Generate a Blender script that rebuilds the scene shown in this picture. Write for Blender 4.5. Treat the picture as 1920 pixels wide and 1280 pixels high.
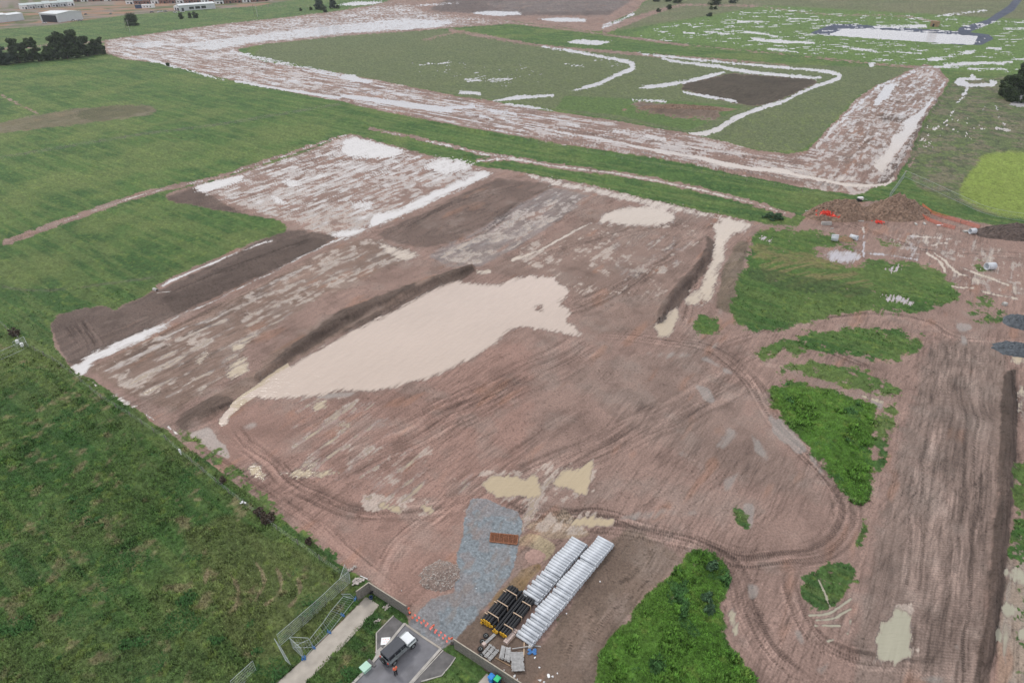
import bpy, bmesh, math, random
import numpy as np
from math import radians, sin, cos, pi, atan2, sqrt, hypot
from mathutils import Vector, Matrix
random.seed(7); RNG = np.random.default_rng(7)
scene = bpy.context.scene
for o in list(bpy.data.objects): bpy.data.objects.remove(o)

# ------------------------------------------------------------------ camera
H = 71.0; HT = 95.0; PITCH = 31.9; ROLL = 1.5; FPX = 1250.0          # metres, degrees, focal length in photo pixels (1920 wide)
TH = radians(PITCH); RR = radians(ROLL)
cam_d = bpy.data.cameras.new('camera'); cam = bpy.data.objects.new('camera', cam_d); scene.collection.objects.link(cam)
cam_d.sensor_width = 36.0; cam_d.lens = 36.0 * FPX / 1920.0; cam_d.clip_start = 0.5; cam_d.clip_end = 12000
cam.location = (0, 0, H)
cam.rotation_euler = (Matrix.Rotation(radians(90) - TH, 3, 'X') @ Matrix.Rotation(-RR, 3, 'Z')).to_euler()
scene.camera = cam
scene.render.resolution_x = 1024; scene.render.resolution_y = 682

# ------------------------------------------------------------------ sky and sun
SUN_EL, SUN_AZ = 52.0, 318.0                                # azimuth clockwise from +Y
scene.world = bpy.data.worlds.new('World'); scene.world.use_nodes = True
wt = scene.world.node_tree; wt.nodes.clear()
wo = wt.nodes.new('ShaderNodeOutputWorld'); bg = wt.nodes.new('ShaderNodeBackground')
sky = wt.nodes.new('ShaderNodeTexSky'); sky.sky_type = 'NISHITA'; sky.sun_disc = False
sky.sun_elevation = radians(SUN_EL); sky.sun_rotation = radians(SUN_AZ); sky.air_density = 1.2; sky.dust_density = 4
tc = wt.nodes.new('ShaderNodeTexCoord'); nz = wt.nodes.new('ShaderNodeTexNoise'); nz.inputs['Scale'].default_value = 2.2
nz.inputs['Detail'].default_value = 5
ramp = wt.nodes.new('ShaderNodeValToRGB')                   # broken overcast: pale grey cloud sheet, lighter and darker
ramp.color_ramp.elements[0].position = 0.3; ramp.color_ramp.elements[0].color = (8.6, 8.8, 9.5, 1)
ramp.color_ramp.elements[1].position = 0.7; ramp.color_ramp.elements[1].color = (11.6, 11.5, 11.6, 1)
mx = wt.nodes.new('ShaderNodeMixRGB'); mx.inputs[0].default_value = 0.9
wt.links.new(tc.outputs['Generated'], nz.inputs['Vector']); wt.links.new(nz.outputs['Fac'], ramp.inputs[0])
wt.links.new(sky.outputs[0], mx.inputs[1]); wt.links.new(ramp.outputs[0], mx.inputs[2])
wt.links.new(mx.outputs[0], bg.inputs[0]); bg.inputs[1].default_value = 0.09
wt.links.new(bg.outputs[0], wo.inputs[0])
sd = bpy.data.lights.new('sun', 'SUN'); sd.energy = 1.1; sd.angle = radians(12); sd.color = (1, 0.96, 0.9)
sun = bpy.data.objects.new('sun', sd); scene.collection.objects.link(sun)
az = radians(SUN_AZ); el = radians(SUN_EL)
sdir = Vector((sin(az)*cos(el), cos(az)*cos(el), sin(el)))
sun.rotation_euler = sdir.to_track_quat('Z', 'Y').to_euler(); sun.location = (0, 0, 200)
vs = scene.view_settings; vs.view_transform = 'Standard'; vs.look = 'None'; vs.gamma = 1; vs.exposure = 0.18

# ------------------------------------------------------------------ ground geometry helpers
cr, sr = cos(RR), sin(RR); ct, st = cos(TH), sin(TH)
def at(px, py, z=0.0):
    """ground point seen at photo pixel (1920 x 1280)"""
    u0, v0 = px - 960.0, py - 640.0
    u = u0*cr - v0*sr; v = u0*sr + v0*cr
    k = (H - z) / (FPX*st + v*ct)
    return Vector((u*k, (FPX*ct - v*st)*k, z))
def proj(X, Y, Z=0.0):
    dz = H - Z
    D = Y*ct + dz*st
    u = X*FPX/D; v = (dz*ct - Y*st)*FPX/D
    return 960 + u*cr + v*sr, 640 - u*sr + v*cr

# value noise
TAB = RNG.random((256, 256)).astype(np.float32)
def vnoise(x, y):
    xi = np.floor(x).astype(np.int64); yi = np.floor(y).astype(np.int64)
    fx = (x - xi).astype(np.float32); fy = (y - yi).astype(np.float32)
    fx = fx*fx*(3-2*fx); fy = fy*fy*(3-2*fy)
    a = TAB[yi & 255, xi & 255]; b = TAB[yi & 255, (xi+1) & 255]
    c = TAB[(yi+1) & 255, xi & 255]; d = TAB[(yi+1) & 255, (xi+1) & 255]
    return (a*(1-fx)+b*fx)*(1-fy) + (c*(1-fx)+d*fx)*fy
def fbm(x, y, o=4, s=0.0):
    t = 0; amp = 1; n = 0
    for i in range(o):
        t = t + amp*vnoise(x*(2**i) + 17.3*i + s*7.7, y*(2**i) - 9.1*i + s*3.1); n += amp; amp *= 0.55
    return t/n
def sstep(a, b, x):
    t = np.clip((x-a)/(b-a), 0, 1); return t*t*(3-2*t)

# world canvas: masks traced on the ground, addressed through the photo's pixel grid
CX0, CY0, CW, CH = -260, -70, 2440, 1570
def canvas(): return np.zeros((CH, CW), np.float32)
def fill(cv, pts, val=1.0, mode='set'):
    p = np.array(pts, float) - (CX0, CY0)
    y0 = max(0, int(p[:, 1].min())); y1 = min(CH-1, int(p[:, 1].max())+1)
    n = len(p)
    for y in range(y0, y1+1):
        yc = y + 0.001; xs = []
        for i in range(n):
            ax, ay = p[i]; bx, by = p[(i+1) % n]
            if (ay <= yc) != (by <= yc): xs.append(ax + (yc-ay)*(bx-ax)/(by-ay))
        xs.sort()
        for i in range(0, len(xs)-1, 2):
            a = int(max(0, round(xs[i]))); b = int(min(CW, round(xs[i+1])))
            if b > a:
                if mode == 'set': cv[y, a:b] = val
                elif mode == 'max': cv[y, a:b] = np.maximum(cv[y, a:b], val)
    return cv
def smooth_line(pts, n=14):
    P = [np.array(p[:2], float) for p in pts]; out = []
    Q = [2*P[0]-P[1]] + P + [2*P[-1]-P[-2]]
    for i in range(1, len(Q)-2):
        for k in range(n):
            t = k/n
            out.append(0.5*((2*Q[i]) + (-Q[i-1]+Q[i+1])*t + (2*Q[i-1]-5*Q[i]+4*Q[i+1]-Q[i+2])*t*t + (-Q[i-1]+3*Q[i]-3*Q[i+1]+Q[i+2])*t**3))
    out.append(P[-1]); return np.array(out)
def stroke(cv, pts, w, val=1.0, smooth=True, mode='max'):
    L = smooth_line(pts) if smooth and len(pts) > 2 else np.array([p[:2] for p in pts], float)
    ws = w if isinstance(w, (list, tuple)) else [w, w]
    d = np.diff(L, axis=0); nrm = np.stack([-d[:, 1], d[:, 0]], 1); nrm /= np.linalg.norm(nrm, axis=1)[:, None] + 1e-9
    nrm = np.vstack([nrm, nrm[-1:]])
    ww = np.interp(np.linspace(0, 1, len(L)), np.linspace(0, 1, len(ws)), ws)[:, None]/2
    a = L + nrm*ww; b = L - nrm*ww
    for i in range(len(L)-1):
        fill(cv, [a[i], a[i+1], b[i+1], b[i]], val, mode)
def blur(cv, r):
    r = int(r)
    if r < 1: return cv
    for ax in (0, 1):
        for _ in range(2):
            c = np.cumsum(np.pad(cv, [(r+1, r) if a == ax else (0, 0) for a in (0, 1)], mode='edge'), axis=ax, dtype=np.float64)
            n = cv.shape[ax]
            if ax == 0: cv = ((c[2*r+1:2*r+1+n] - c[:n])/(2*r+1)).astype(np.float32)
            else: cv = ((c[:, 2*r+1:2*r+1+n] - c[:, :n])/(2*r+1)).astype(np.float32)
    return cv
def sample(cv, PX, PY):
    x = np.clip(PX - CX0, 0, CW-1.01); y = np.clip(PY - CY0, 0, CH-1.01)
    xi = x.astype(np.int32); yi = y.astype(np.int32); fx = (x-xi).astype(np.float32); fy = (y-yi).astype(np.float32)
    return (cv[yi, xi]*(1-fx)+cv[yi, xi+1]*fx)*(1-fy) + (cv[yi+1, xi]*(1-fx)+cv[yi+1, xi+1]*fx)*fy

# ------------------------------------------------------------------ the traced ground
MUD = []
M1 = [(130,684),(105,650),(93,610),(100,595),(140,582),(190,575),(215,585),(235,572),(265,560),(290,545),(320,520),(400,492),(470,455),(520,440),(540,430),(525,415),(440,398),(380,388),(330,380),(305,372),(330,357),(365,348),(430,330),(480,315),(560,290),(655,250),(700,262),(800,290),(900,312),(975,322),(1100,345),(1250,380),(1412,415),(1450,422),(1500,425),(1515,400),(1540,383),(1600,380),(1690,374),(1720,396),(1780,406),(1850,420),(1960,440),(2180,500),(2180,1500),(900,1500),(975,1290),(852,1203),(826,1216),(768,1169),(766,1152),(697,1092),(640,1060),(520,965),(420,890),(320,812)]
HAUL = [(195,76),(300,61),(420,45),(560,30),(640,20),(700,10),(760,4),(800,22),(900,32),(960,40),(1090,57),(1123,62),(1200,71),(1300,85),(1290,88),(1180,73),(1100,62),(960,45),(930,47),(850,52),(790,58),(640,68),(500,83),(443,93),(470,108),(500,117),(560,125),(640,138),(723,153),(790,167),(857,180),(907,187),(990,203),(1040,210),(1123,222),(1273,247),(1363,267),(1423,283),(1480,289),(1513,283),(1533,263),(1613,180),(1647,160),(1710,130),(1735,120),(1760,128),(1780,152),(1765,180),(1725,245),(1695,315),(1680,340),(1650,345),(1625,358),(1600,366),(1500,350),(1410,333),(1300,310),(1190,290),(1050,270),(920,250),(840,235),(700,205),(640,190),(590,182),(520,168),(430,150),(350,130),(300,118),(235,112),(198,100)]
FARB = [(640,20),(700,10),(780,-12),(1240,-12),(1207,4),(1195,20),(1155,38),(1123,60),(1090,57),(960,40),(860,30),(760,18)]
GRASS_ON_MUD = [  # (polygon, strength, tone index)
 ([(1411,440),(1438,427),(1495,430),(1535,435),(1609,454),(1602,464),(1555,460),(1515,467),(1542,484),(1569,494),(1582,500),(1616,497),(1636,490),(1650,484),(1717,494),(1770,510),(1794,548),(1794,568),(1767,569),(1743,578),(1713,588),(1676,585),(1633,581),(1576,588),(1515,605),(1414,623),(1394,618),(1377,598),(1364,578),(1376,554),(1381,531),(1404,480)],1,1),
 ([(1629,447),(1700,450),(1696,464),(1636,460)],.6,0),
 ([(1824,548),(1871,568),(1895,608),(1851,608),(1817,595),(1804,564)],.55,0),
 ([(1310,588),(1344,595),(1352,628),(1313,632),(1293,621)],.7,1),([(1837,487),(1864,511),(1831,511),(1815,495)],.8,1),
 ([(1414,652),(1468,638),(1515,621),(1589,613),(1666,615),(1727,621),(1730,635),(1720,668),(1690,684),(1670,685),(1616,672),(1565,667),(1515,660),(1468,668),(1424,678)],.62,1),
 ([(1530,632),(1589,615),(1666,617),(1710,622),(1695,680),(1670,682),(1616,668),(1560,658)],1,1),
 ([(1444,684),(1515,677),(1616,689),(1649,709),(1693,736),(1683,742),(1602,732),(1535,709),(1481,696)],.85,1),
 ([(1448,716),(1498,719),(1565,732),(1609,746),(1646,759),(1643,806),(1640,830),(1636,917),(1629,947),(1602,947),(1592,931),(1572,910),(1535,860),(1515,840),(1488,803),(1468,783),(1448,763)],1,3),
 ([(1690,745),(1683,790),(1670,843),(1640,917),(1640,830),(1650,770)],.62,0),
 ([(1542,1062),(1572,1048),(1602,1052),(1599,1099),(1565,1139),(1545,1149),(1512,1139),(1495,1105),(1498,1082)],.9,0),
 ([(1616,961),(1632,965),(1616,1038),(1600,1025)],.6,0),
 ([(1280,1048),(1245,1085),(1231,1105),(1191,1136),(1174,1172),(1127,1189),(1120,1220),(1110,1290),(1090,1500),(1560,1500),(1470,1330),(1428,1280),(1408,1253),(1371,1223),(1357,1186),(1357,1136),(1364,1099),(1367,1065),(1347,1038),(1297,1028)],1,3),
 ([(1364,947),(1391,951),(1414,994),(1394,991)],.65,0),
 ([(1160,1000),(1240,1060),(1180,1150),(1100,1190),(1110,1290),(1010,1250),(1040,1170),(1110,1090)],.44,0),
 ([(1893,870),(1960,860),(1960,1060),(1886,1050),(1900,960)],.68,1),
 ([(1900,1040),(1960,1060),(1960,1290),(1900,1280)],.38,0),
 ([(340,800),(420,850),(640,1050),(700,1095),(660,1085),(500,960),(330,815)],.5,0),
]
# (polygon, colour index)  soil tones laid over the mud
SOILS = [
 ([(93,610),(100,595),(140,582),(190,575),(215,585),(265,560),(300,545),(400,497),(470,460),(540,430),(640,445),(610,462),(310,600),(150,680),(130,684)],'dark',1),
 ([(300,560),(400,510),(480,470),(560,440),(620,455),(500,515),(330,590)],'darker',.5),
 ([(305,372),(365,350),(430,385),(520,430),(540,440),(440,398),(330,380)],'dark',.9),
 ([(700,440),(930,335),(1050,345),(1000,370),(880,440),(850,455),(790,465),(740,455)],'dark',.8),
 ([(850,455),(880,440),(1000,370),(1040,350),(1110,368),(1090,385),(960,470),(900,500),(840,500),(800,480)],'blue',.75),
 ([(470,700),(520,655),(640,582),(770,532),(880,502),(915,500),(880,515),(840,530),(760,560),(640,630),(560,672),(440,750),(400,790),(345,812),(330,800),(375,760)],'brown',.75),
 ([(530,660),(640,580),(760,535),(790,540),(700,580),(600,645),(540,680),(480,700)],'darker',.8),
 ([(640,622),(760,552),(860,508),(900,500),(880,518),(770,568),(700,600),(640,634)],'darker',.65),
 ([(345,775),(400,745),(450,750),(400,790),(350,812),(325,800)],'darker',.6),
 ([(1225,612),(1240,570),(1290,510),(1328,460),(1325,435),(1348,462),(1330,492),(1290,552),(1250,600)],'darker',.8),
 ([(1385,455),(1404,450),(1400,480),(1378,560),(1366,590),(1340,575),(1355,500)],'olive',.8),
 ([(160,690),(330,610),(640,458),(700,448),(790,478),(740,500),(600,560),(470,640),(440,700),(330,770),(240,740)],'brown',.7),
 ([(900,500),(960,520),(1040,515),(1075,550),(1070,590),(1110,628),(1230,620),(1250,560),(1310,480),(1320,430),(1260,400),(1130,380),(1000,470)],'brown2',.5),
 ([(430,770),(700,740),(950,640),(1000,640),(1000,760),(950,1000),(860,1100),(780,1140),(640,1050),(430,880),(340,815)],'pink',.8),
 ([(1300,640),(1360,720),(1470,850),(1590,960),(1400,900),(1200,820),(1050,700)],'grey',.35),
 ([(1745,640),(1880,640),(1900,760),(1880,900),(1850,1150),(1830,1300),(1600,1300),(1620,1100),(1700,800)],'grey',.65),
 ([(1883,700),(1905,690),(1912,760),(1908,850),(1890,1060),(1871,1180),(1850,1300),(1820,1300),(1848,1150),(1870,900)],'darker',.9),
 ([(1905,1000),(1960,1000),(1960,1320),(1862,1320),(1875,1180),(1890,1060)],'tan',.8),
 ([(972,1008),(996,998),(1026,1008),(1041,1025),(1036,1041),(1016,1052),(1009,1031),(989,1020),(972,1023)],'sand',.9),
 ([(985,985),(1060,950),(1110,1000),(1030,1010)],'sand',.4),
 ([(956,1092),(976,1065),(1013,1055),(1018,1062),(979,1107),(935,1125),(905,1150),(930,1110)],'ochre',.85),
 ([(966,1030),(985,1022),(1009,1031),(1014,1045),(1003,1058),(975,1062),(966,1050)],'pink',1),
 ([(852,1203),(900,1140),(960,1180),(1010,1215),(1060,1150),(1140,1020),(1180,985),(1290,1040),(1180,1150),(1120,1220),(1110,1300),(960,1300)],'drab',.85),
 ([(800,20),(860,-12),(1205,-12),(1140,30),(973,30),(873,25)],'darkgrey',.8),
 ([(900,5),(1100,-5),(1190,2),(1150,20),(960,24)],'blue',.35),
 ([(1645,160),(1745,140),(1770,155),(1690,280),(1640,320),(1545,300),(1600,220)],'brown2',.6),
 ([(1645,212),(1700,215),(1720,220),(1690,232),(1660,228),(1640,220)],'darker',.7),
 ([(1640,345),(1675,300),(1730,222),(1782,152),(1765,182),(1700,290),(1672,345)],'darker',.7),
 ([(1280,155),(1370,138),(1500,145),(1535,150),(1530,158),(1480,180),(1440,195),(1410,200),(1340,185),(1280,168)],'dark2',1),
 ([(1173,200),(1200,190),(1280,200),(1340,205),(1365,215),(1340,225),(1250,218),(1190,208)],'drab',1),
 ([(0,230),(33,222),(143,203),(233,197),(283,197),(300,208),(277,217),(200,227),(127,237),(0,250),(-100,262),(-100,240)],'olive2',.62),
 ([(143,210),(180,200),(270,198),(285,205),(240,217),(190,228),(150,222)],'olive3',.55),
 ([(1780,120),(1690,130),(1700,118)],'dark',.4),
]
TONES = {'mud':(.310,.214,.180),'dark':(.150,.112,.096),'darker':(.100,.076,.064),'brown':(.235,.170,.135),'brown2':(.262,.192,.160),'blue':(.265,.235,.228),
 'pink':(.335,.213,.176),'grey':(.228,.180,.154),'olive':(.170,.140,.100),'tan':(.36,.295,.235),'sand':(.50,.41,.27),'ochre':(.26,.175,.085),'drab':(.170,.128,.100),
 'darkgrey':(.115,.100,.098),'dark2':(.088,.074,.056),'olive2':(.130,.122,.075),'olive3':(.100,.088,.055)}
# (polygon, potential)   1 = open water, ~0.45 = broken puddles
WATER = [
 ([(363,352),(395,340),(455,328),(455,338),(420,350),(385,362)],1),([(645,262),(670,257),(765,283),(735,297),(655,297),(640,283)],.8),
 ([(610,440),(645,447),(725,415),(835,365),(928,325),(905,318),(860,340),(790,370),(740,395),(700,400),(690,425),(640,432)],1),
 ([(790,317),(817,293),(893,303),(873,320),(840,330)],.68),([(525,337),(540,333),(580,343),(547,352)],.85),([(583,327),(600,325),(617,333),(600,335)],.85),
 ([(500,370),(515,366),(547,383),(535,388)],.85),([(650,380),(700,372),(700,392),(665,397)],.75),([(130,683),(150,680),(160,670),(250,628),(310,602),(320,606),(250,645),(190,670),(165,685),(155,702),(145,700)],1),
 ([(205,738),(215,738),(255,762),(258,767),(240,762)],1),
 ([(420,700),(440,680),(470,670),(468,695),(425,712)],.8),([(695,450),(790,478),(770,492),(730,480)],.72),([(423,655),(440,643),(465,645),(455,658)],.75),([(355,680),(380,655),(395,660),(375,685)],.62),
 ([(1115,415),(1140,398),(1170,388),(1230,390),(1262,398),(1272,408),(1260,417),(1220,423),(1190,422),(1150,415)],1),
 ([(972,322),(1060,342),(1180,366),(1300,392),(1412,420),(1395,432),(1375,437),(1362,455),(1350,450),(1340,430),(1325,418),(1345,420),(1360,412),(1300,400),(1180,375),(1100,358),(1050,348),(1000,333)],1),
 ([(1347,437),(1362,450),(1357,464),(1362,477),(1347,504),(1337,534),(1332,563),(1317,563),(1312,548),(1317,521),(1334,490),(1340,465)],.85),
 ([(1280,570),(1303,536),(1313,558),(1310,568)],.9),([(1225,615),(1245,597),(1268,577),(1272,590),(1262,600),(1255,632),(1240,632)],1),
 ([(899,910),(919,890),(962,889),(986,900),(999,887),(1011,890),(1013,927),(989,932),(962,926),(936,931),(919,921)],.95),
 ([(1033,907),(1053,880),(1087,877),(1107,865),(1117,870),(1105,890),(1104,931),(1087,924),(1063,914)],.95),
 ([(1053,974),(1110,966),(1164,971),(1154,983),(1110,984),(1063,979)],.95),([(705,941),(721,941),(754,952),(751,961),(714,952)],.9),([(783,944),(818,947),(815,962),(791,954)],.9),
 ([(683,925),(696,932),(694,938),(685,935)],.9),([(585,755),(612,750),(615,765),(590,775)],.66),([(620,785),(650,790),(665,800),(640,798)],.68),
 ([(515,885),(560,880),(600,885),(640,878),(642,888),(600,895),(560,890),(525,890)],.8),([(460,875),(480,868),(505,890),(490,897),(470,890)],.7),
 ([(1680,1142),(1707,1152),(1712,1186),(1707,1233),(1676,1241),(1646,1236),(1643,1199),(1653,1166),(1676,1156)],.95),
 ([(1371,1129),(1380,1150),(1384,1190),(1376,1190),(1368,1160)],.8),([(1604,345),(1620,345),(1611,360),(1604,356)],1),
 ([(1680,160),(1663,160),(1640,190),(1633,198),(1645,198),(1670,178)],1),
 ([(1773,150),(1747,187),(1723,213),(1693,230),(1700,237),(1673,257),(1670,273),(1643,310),(1647,323),(1660,320),(1700,260),(1727,230),(1757,173),(1772,160)],1),
 ([(883,25),(917,21),(973,23),(980,27),(933,30)],1),([(1010,36),(1057,33),(1100,36),(1097,41),(1040,40)],1),([(1063,80),(1083,74),(1147,78),(1123,85)],1),
 ([(632,9),(665,4),(720,4),(700,8),(660,11)],1),([(640,177),(700,183),(790,195),(840,200),(893,197),(890,203),(845,205),(850,211),(800,207),(740,198),(640,182)],1),
 ([(640,140),(663,139),(677,147),(703,153),(690,156),(640,148)],.95),
 ([(1790,153),(1800,146),(1830,146),(1870,152),(1866,163),(1820,163),(1795,160)],1),([(1905,165),(1960,158),(1960,205),(1895,198),(1900,185)],.8),
 ([(1542,478),(1560,468),(1600,470),(1622,478),(1610,488),(1580,494),(1560,488)],.8),([(1420,442),(1435,443),(1455,452),(1440,454)],.8),
 ([(1650,495),(1700,505),(1702,513),(1665,508)],.66),([(1650,553),(1680,552),(1718,566),(1700,570),(1665,562)],.85),
 ([(1893,672),(1925,660),(1925,685),(1905,682)],.8),([(1908,730),(1925,720),(1925,790),(1910,770)],.7),
 ([(1875,1075),(1905,1060),(1930,1080),(1925,1100),(1900,1090)],.72),([(1878,1130),(1900,1125),(1905,1150),(1885,1160)],.75),([(1900,1180),(1940,1170),(1945,1200),(1910,1200)],.7),
 ([(1865,1180),(1876,1175),(1878,1200),(1868,1200)],.7),
 ([(310,85),(350,80),(420,72),(600,50),(760,34),(860,40),(820,52),(640,64),(480,80),(400,95)],.62),([(215,85),(300,76),(330,84),(270,92)],.62),
]
STREAMS = [  # (points, widths, potential)
 ([(414,796),(428,778),(446,758),(472,738),(505,716),(545,690)],[9,14,18,22,26,30],1.15),
 ([(1017,88),(1073,96),(1133,107),(1180,117),(1187,127),(1160,140),(1123,157),(1073,171)],[3,5,6,9,10,8,8,3],.85),([(923,190),(973,183),(1040,178)],[3,8,4],.9),([(947,195),(990,200),(1040,208)],[3,5,2],.9),
 ([(1200,165),(1240,160),(1285,153),(1330,143),(1360,135)],[5,8,7,7,5],.9),([(1240,110),(1280,117),(1350,125),(1373,130),(1420,136),(1480,142),(1540,146)],[3,5,7,8,7,6,7],.85),
 ([(1200,100),(1280,109),(1370,118),(1473,127),(1550,134),(1575,142),(1560,152),(1535,160),(1500,175)],[3,4,4,4,6,8,8,8,5],.9),([(1500,175),(1460,193),(1420,205),(1373,225),(1350,240),(1320,250),(1290,250)],[4,8,9,12,11,9,3],.82),
 ([(1280,172),(1320,180),(1370,188),(1385,193)],[4,6,6,3],.8),([(1185,188),(1250,190)],6,.55),([(1060,120),(1100,125)],5,.4),([(780,122),(850,117)],4,.5),([(870,150),(960,150)],8,.42),
 ([(1720,133),(1690,145),(1650,163),(1613,193),(1570,233),(1530,277)],[5,6,6,7,7,5],.62),([(1230,284),(1280,291),(1330,300),(1413,316),(1467,320),(1493,328),(1547,338),(1597,347),(1660,345),(1680,330)],[4,6,9,8,10,6,6,7,5,4],.95),
 ([(1043,247),(1107,258),(1160,267),(1207,277),(1273,288)],[3,5,4,5,5],.85),([(893,302),(960,299),(1047,312),(1167,327),(1273,348),(1350,365),(1420,383),(1480,402)],[2,3,3,3,3,3,2,2],.9),
 ([(720,246),(750,253)],2,.9),([(800,263),(900,287),(967,297)],[2,2,2],.9),([(0,457),(120,414),(250,370),(350,345),(430,325),(650,252)],[2,2,3,2,2,2],.6),
 ([(300,537),(330,522),(390,498),(470,463),(510,450)],[7,6,5,3,4],.75),([(310,604),(350,583),(385,570),(470,530),(560,485),(640,447),(700,415)],[4,4,4,3,3,4,3],.72),
 ([(155,705),(185,728)],2,.9),([(270,775),(290,785)],3,.8),([(315,800),(335,815)],4,.7),([(960,488),(1010,470),(1060,442),(1110,415)],[6,4,4,3],.85),([(895,512),(920,508)],10,.6),
 ([(1815,163),(1805,180),(1795,195)],[7,5,3],.8),([(1790,205),(1780,220)],3,.7),([(1865,195),(1873,215),(1885,240)],2,.9),([(1865,240),(1895,245)],[4,6],.8),([(1822,141),(1828,147)],7,1),
 ([(1780,225),(1730,260),(1715,270)],[4,5,3],.55),([(1640,120),(1630,122)],8,1),
 ([(1660,270),(1600,290),(1560,310)],2,.3),
 ([(1619,425),(1621,450),(1622,482)],[3,3,5],.9),([(1630,473),(1680,480),(1720,487)],[3,3,2],.85),([(1735,472),(1760,492),(1775,512)],[5,6,6],.9),([(1750,472),(1775,495),(1800,513),(1818,516)],[5,5,5,3],.9),
 ([(1800,500),(1850,518),(1890,533)],[4,6,5],.82),([(1700,442),(1790,447)],[5,7],.5),([(1730,460),(1780,455)],4,.7),([(1840,545),(1910,560)],5,.6),([(1785,536),(1830,540)],4,.8),
 ([(1534,1085),(1545,1110),(1558,1139)],[5,5,3],.95),([(1518,1152),(1559,1149),(1599,1122)],[4,6,5],.95),([(1529,1162),(1566,1159),(1599,1142)],[4,6,5],.9),([(1529,1172),(1579,1174)],5,.9),([(1552,1203),(1565,1200)],5,.9),([(1592,1192),(1599,1162)],6,.7),
 ([(1610,740),(1660,755)],[4,9],.68),
 ([(1322,60),(1380,64)],3,.8),([(1383,40),(1430,42)],4,.8),([(1360,50),(1378,50)],3,.8),([(1393,60),(1420,62),(1460,69)],[4,5,4],.85),([(1410,73),(1450,77),(1530,81)],[6,7,5],.9),([(1440,91),(1500,98)],5,.65),
 ([(1575,88),(1650,97)],5,.75),([(1680,98),(1730,100)],3,.7),([(1738,112),(1768,110)],8,.65),([(1770,121),(1900,116)],6,.75),([(1750,125),(1800,127)],5,.8),([(1815,129),(1890,130)],5,.7),([(1780,105),(1830,95)],8,.6),
 ([(1280,60),(1305,63)],4,.8),([(1480,35),(1560,38)],4,.6),([(1510,49),(1620,44)],3,.5),([(1640,50),(1740,50)],5,.7),([(1755,30),(1850,20)],4,.6),([(1880,55),(1930,52)],6,.6),([(1885,42),(1930,42)],4,.6),([(1850,90),(1880,92)],5,.8),
 ([(770,12),(860,6)],3,.6),([(1130,50),(1160,40),(1190,25)],[10,6,6],.5),([(230,100),(330,125)],6,.65),([(330,125),(420,150)],4,.6),([(440,152),(560,172),(640,184)],[4,6,5],.82),([(860,172),(905,176)],7,.75),([(920,208),(970,213)],8,.7),([(900,218),(925,222)],5,.8),([(1060,230),(1085,236)],6,.6),([(1210,255),(1250,262)],9,.65),([(940,222),(975,232)],3,.8),([(1150,245),(1175,248)],7,.55),
 ([(430,98),(500,112),(640,143)],10,.5),
]
WETS = [  # grey-blue films of wet mud
 ([(355,815),(395,800),(425,840),(435,862),(405,850)],.9),([(450,797),(490,789),(482,800),(455,804)],.7),([(1300,716),(1330,725),(1345,755),(1330,757)],.8),([(1440,776),(1470,785),(1500,820),(1520,850),(1500,850),(1450,810)],.85),
 ([(1515,850),(1530,860),(1550,890),(1538,885)],.8),([(1305,668),(1330,672),(1380,700),(1370,703)],.8),([(1340,840),(1370,800),(1390,810),(1360,845)],.7),([(1400,800),(1430,830),(1440,860),(1420,850)],.7),
 ([(1790,605),(1820,608),(1825,620),(1800,622)],.9),([(1800,625),(1815,635),(1812,650),(1800,645)],.6),([(1355,640),(1345,655),(1320,650)],.5),([(1395,940),(1418,945),(1412,988),(1402,985)],.9),([(1400,1090),(1425,1095),(1425,1120),(1405,1125)],.6),
 ([(1485,1180),(1500,1180),(1515,1210),(1500,1210)],.6),([(1560,760),(1600,765)],.0),([(1120,970),(1250,950),(1330,960),(1240,975)],.5),([(540,740),(640,735),(700,735),(650,745),(560,750)],.7),([(1395,880),(1360,900),(1355,930),(1370,920)],.6),
 ([(1200,660),(1290,660),(1310,672),(1220,670)],.5),([(1600,740),(1660,755),(1655,775),(1645,762)],.7),([(1480,815),(1515,835),(1530,860),(1490,835)],.6),([(1270,850),(1290,845),(1300,860),(1280,865)],.4),([(1700,1270),(1790,1260),(1780,1290)],.4),([(1560,1240),(1520,1250),(1540,1270)],.5),
 ([(1780,1210),(1795,1205),(1800,1220)],.7),([(1340,575),(1360,580),(1350,600)],.4),([(440,900),(470,905),(490,915)],.5),
]
POND = [(410,793),(430,770),(460,745),(500,715),(545,685),(600,655),(640,632),(700,602),(760,570),(800,550),(850,528),(870,530),(910,535),(940,535),(965,522),(1000,517),(1040,518),(1050,530),(1070,545),(1065,555),(1040,567),(1065,575),(1068,585),(1060,600),(1095,627),(1075,628),(1040,620),(1000,615),(975,612),(960,618),(945,625),(935,640),(920,650),(910,658),(895,670),(870,678),(850,690),(830,700),(790,712),(760,718),(735,725),(690,735),(650,730),(600,742),(540,748),(495,748),(475,745),(450,757),(432,780),(425,795)]
ISLE = [(1000,572),(1010,567),(1021,575),(1018,582),(1008,586)]
BASIN = [(1518,63),(1563,45),(1600,46),(1800,59),(1855,65),(1864,73),(1842,84),(1810,85),(1640,71),(1560,67)]
BASINW = [(1553,66),(1582,55),(1620,54),(1834,68),(1826,84),(1740,79)]
GRAVEL = [(882,934),(909,931),(942,947),(976,957),(983,978),(979,998),(971,1025),(966,1048),(956,1078),(932,1109),(912,1135),(889,1162),(852,1199),(827,1217),(764,1172),(788,1146),(808,1122),(848,1109),(858,1078),(858,1038),(868,998),(872,964)]
INDUS = [(-260,70),(0,55),(110,46),(240,28),(480,12),(580,-5),(640,-70),(-260,-70)]
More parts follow.
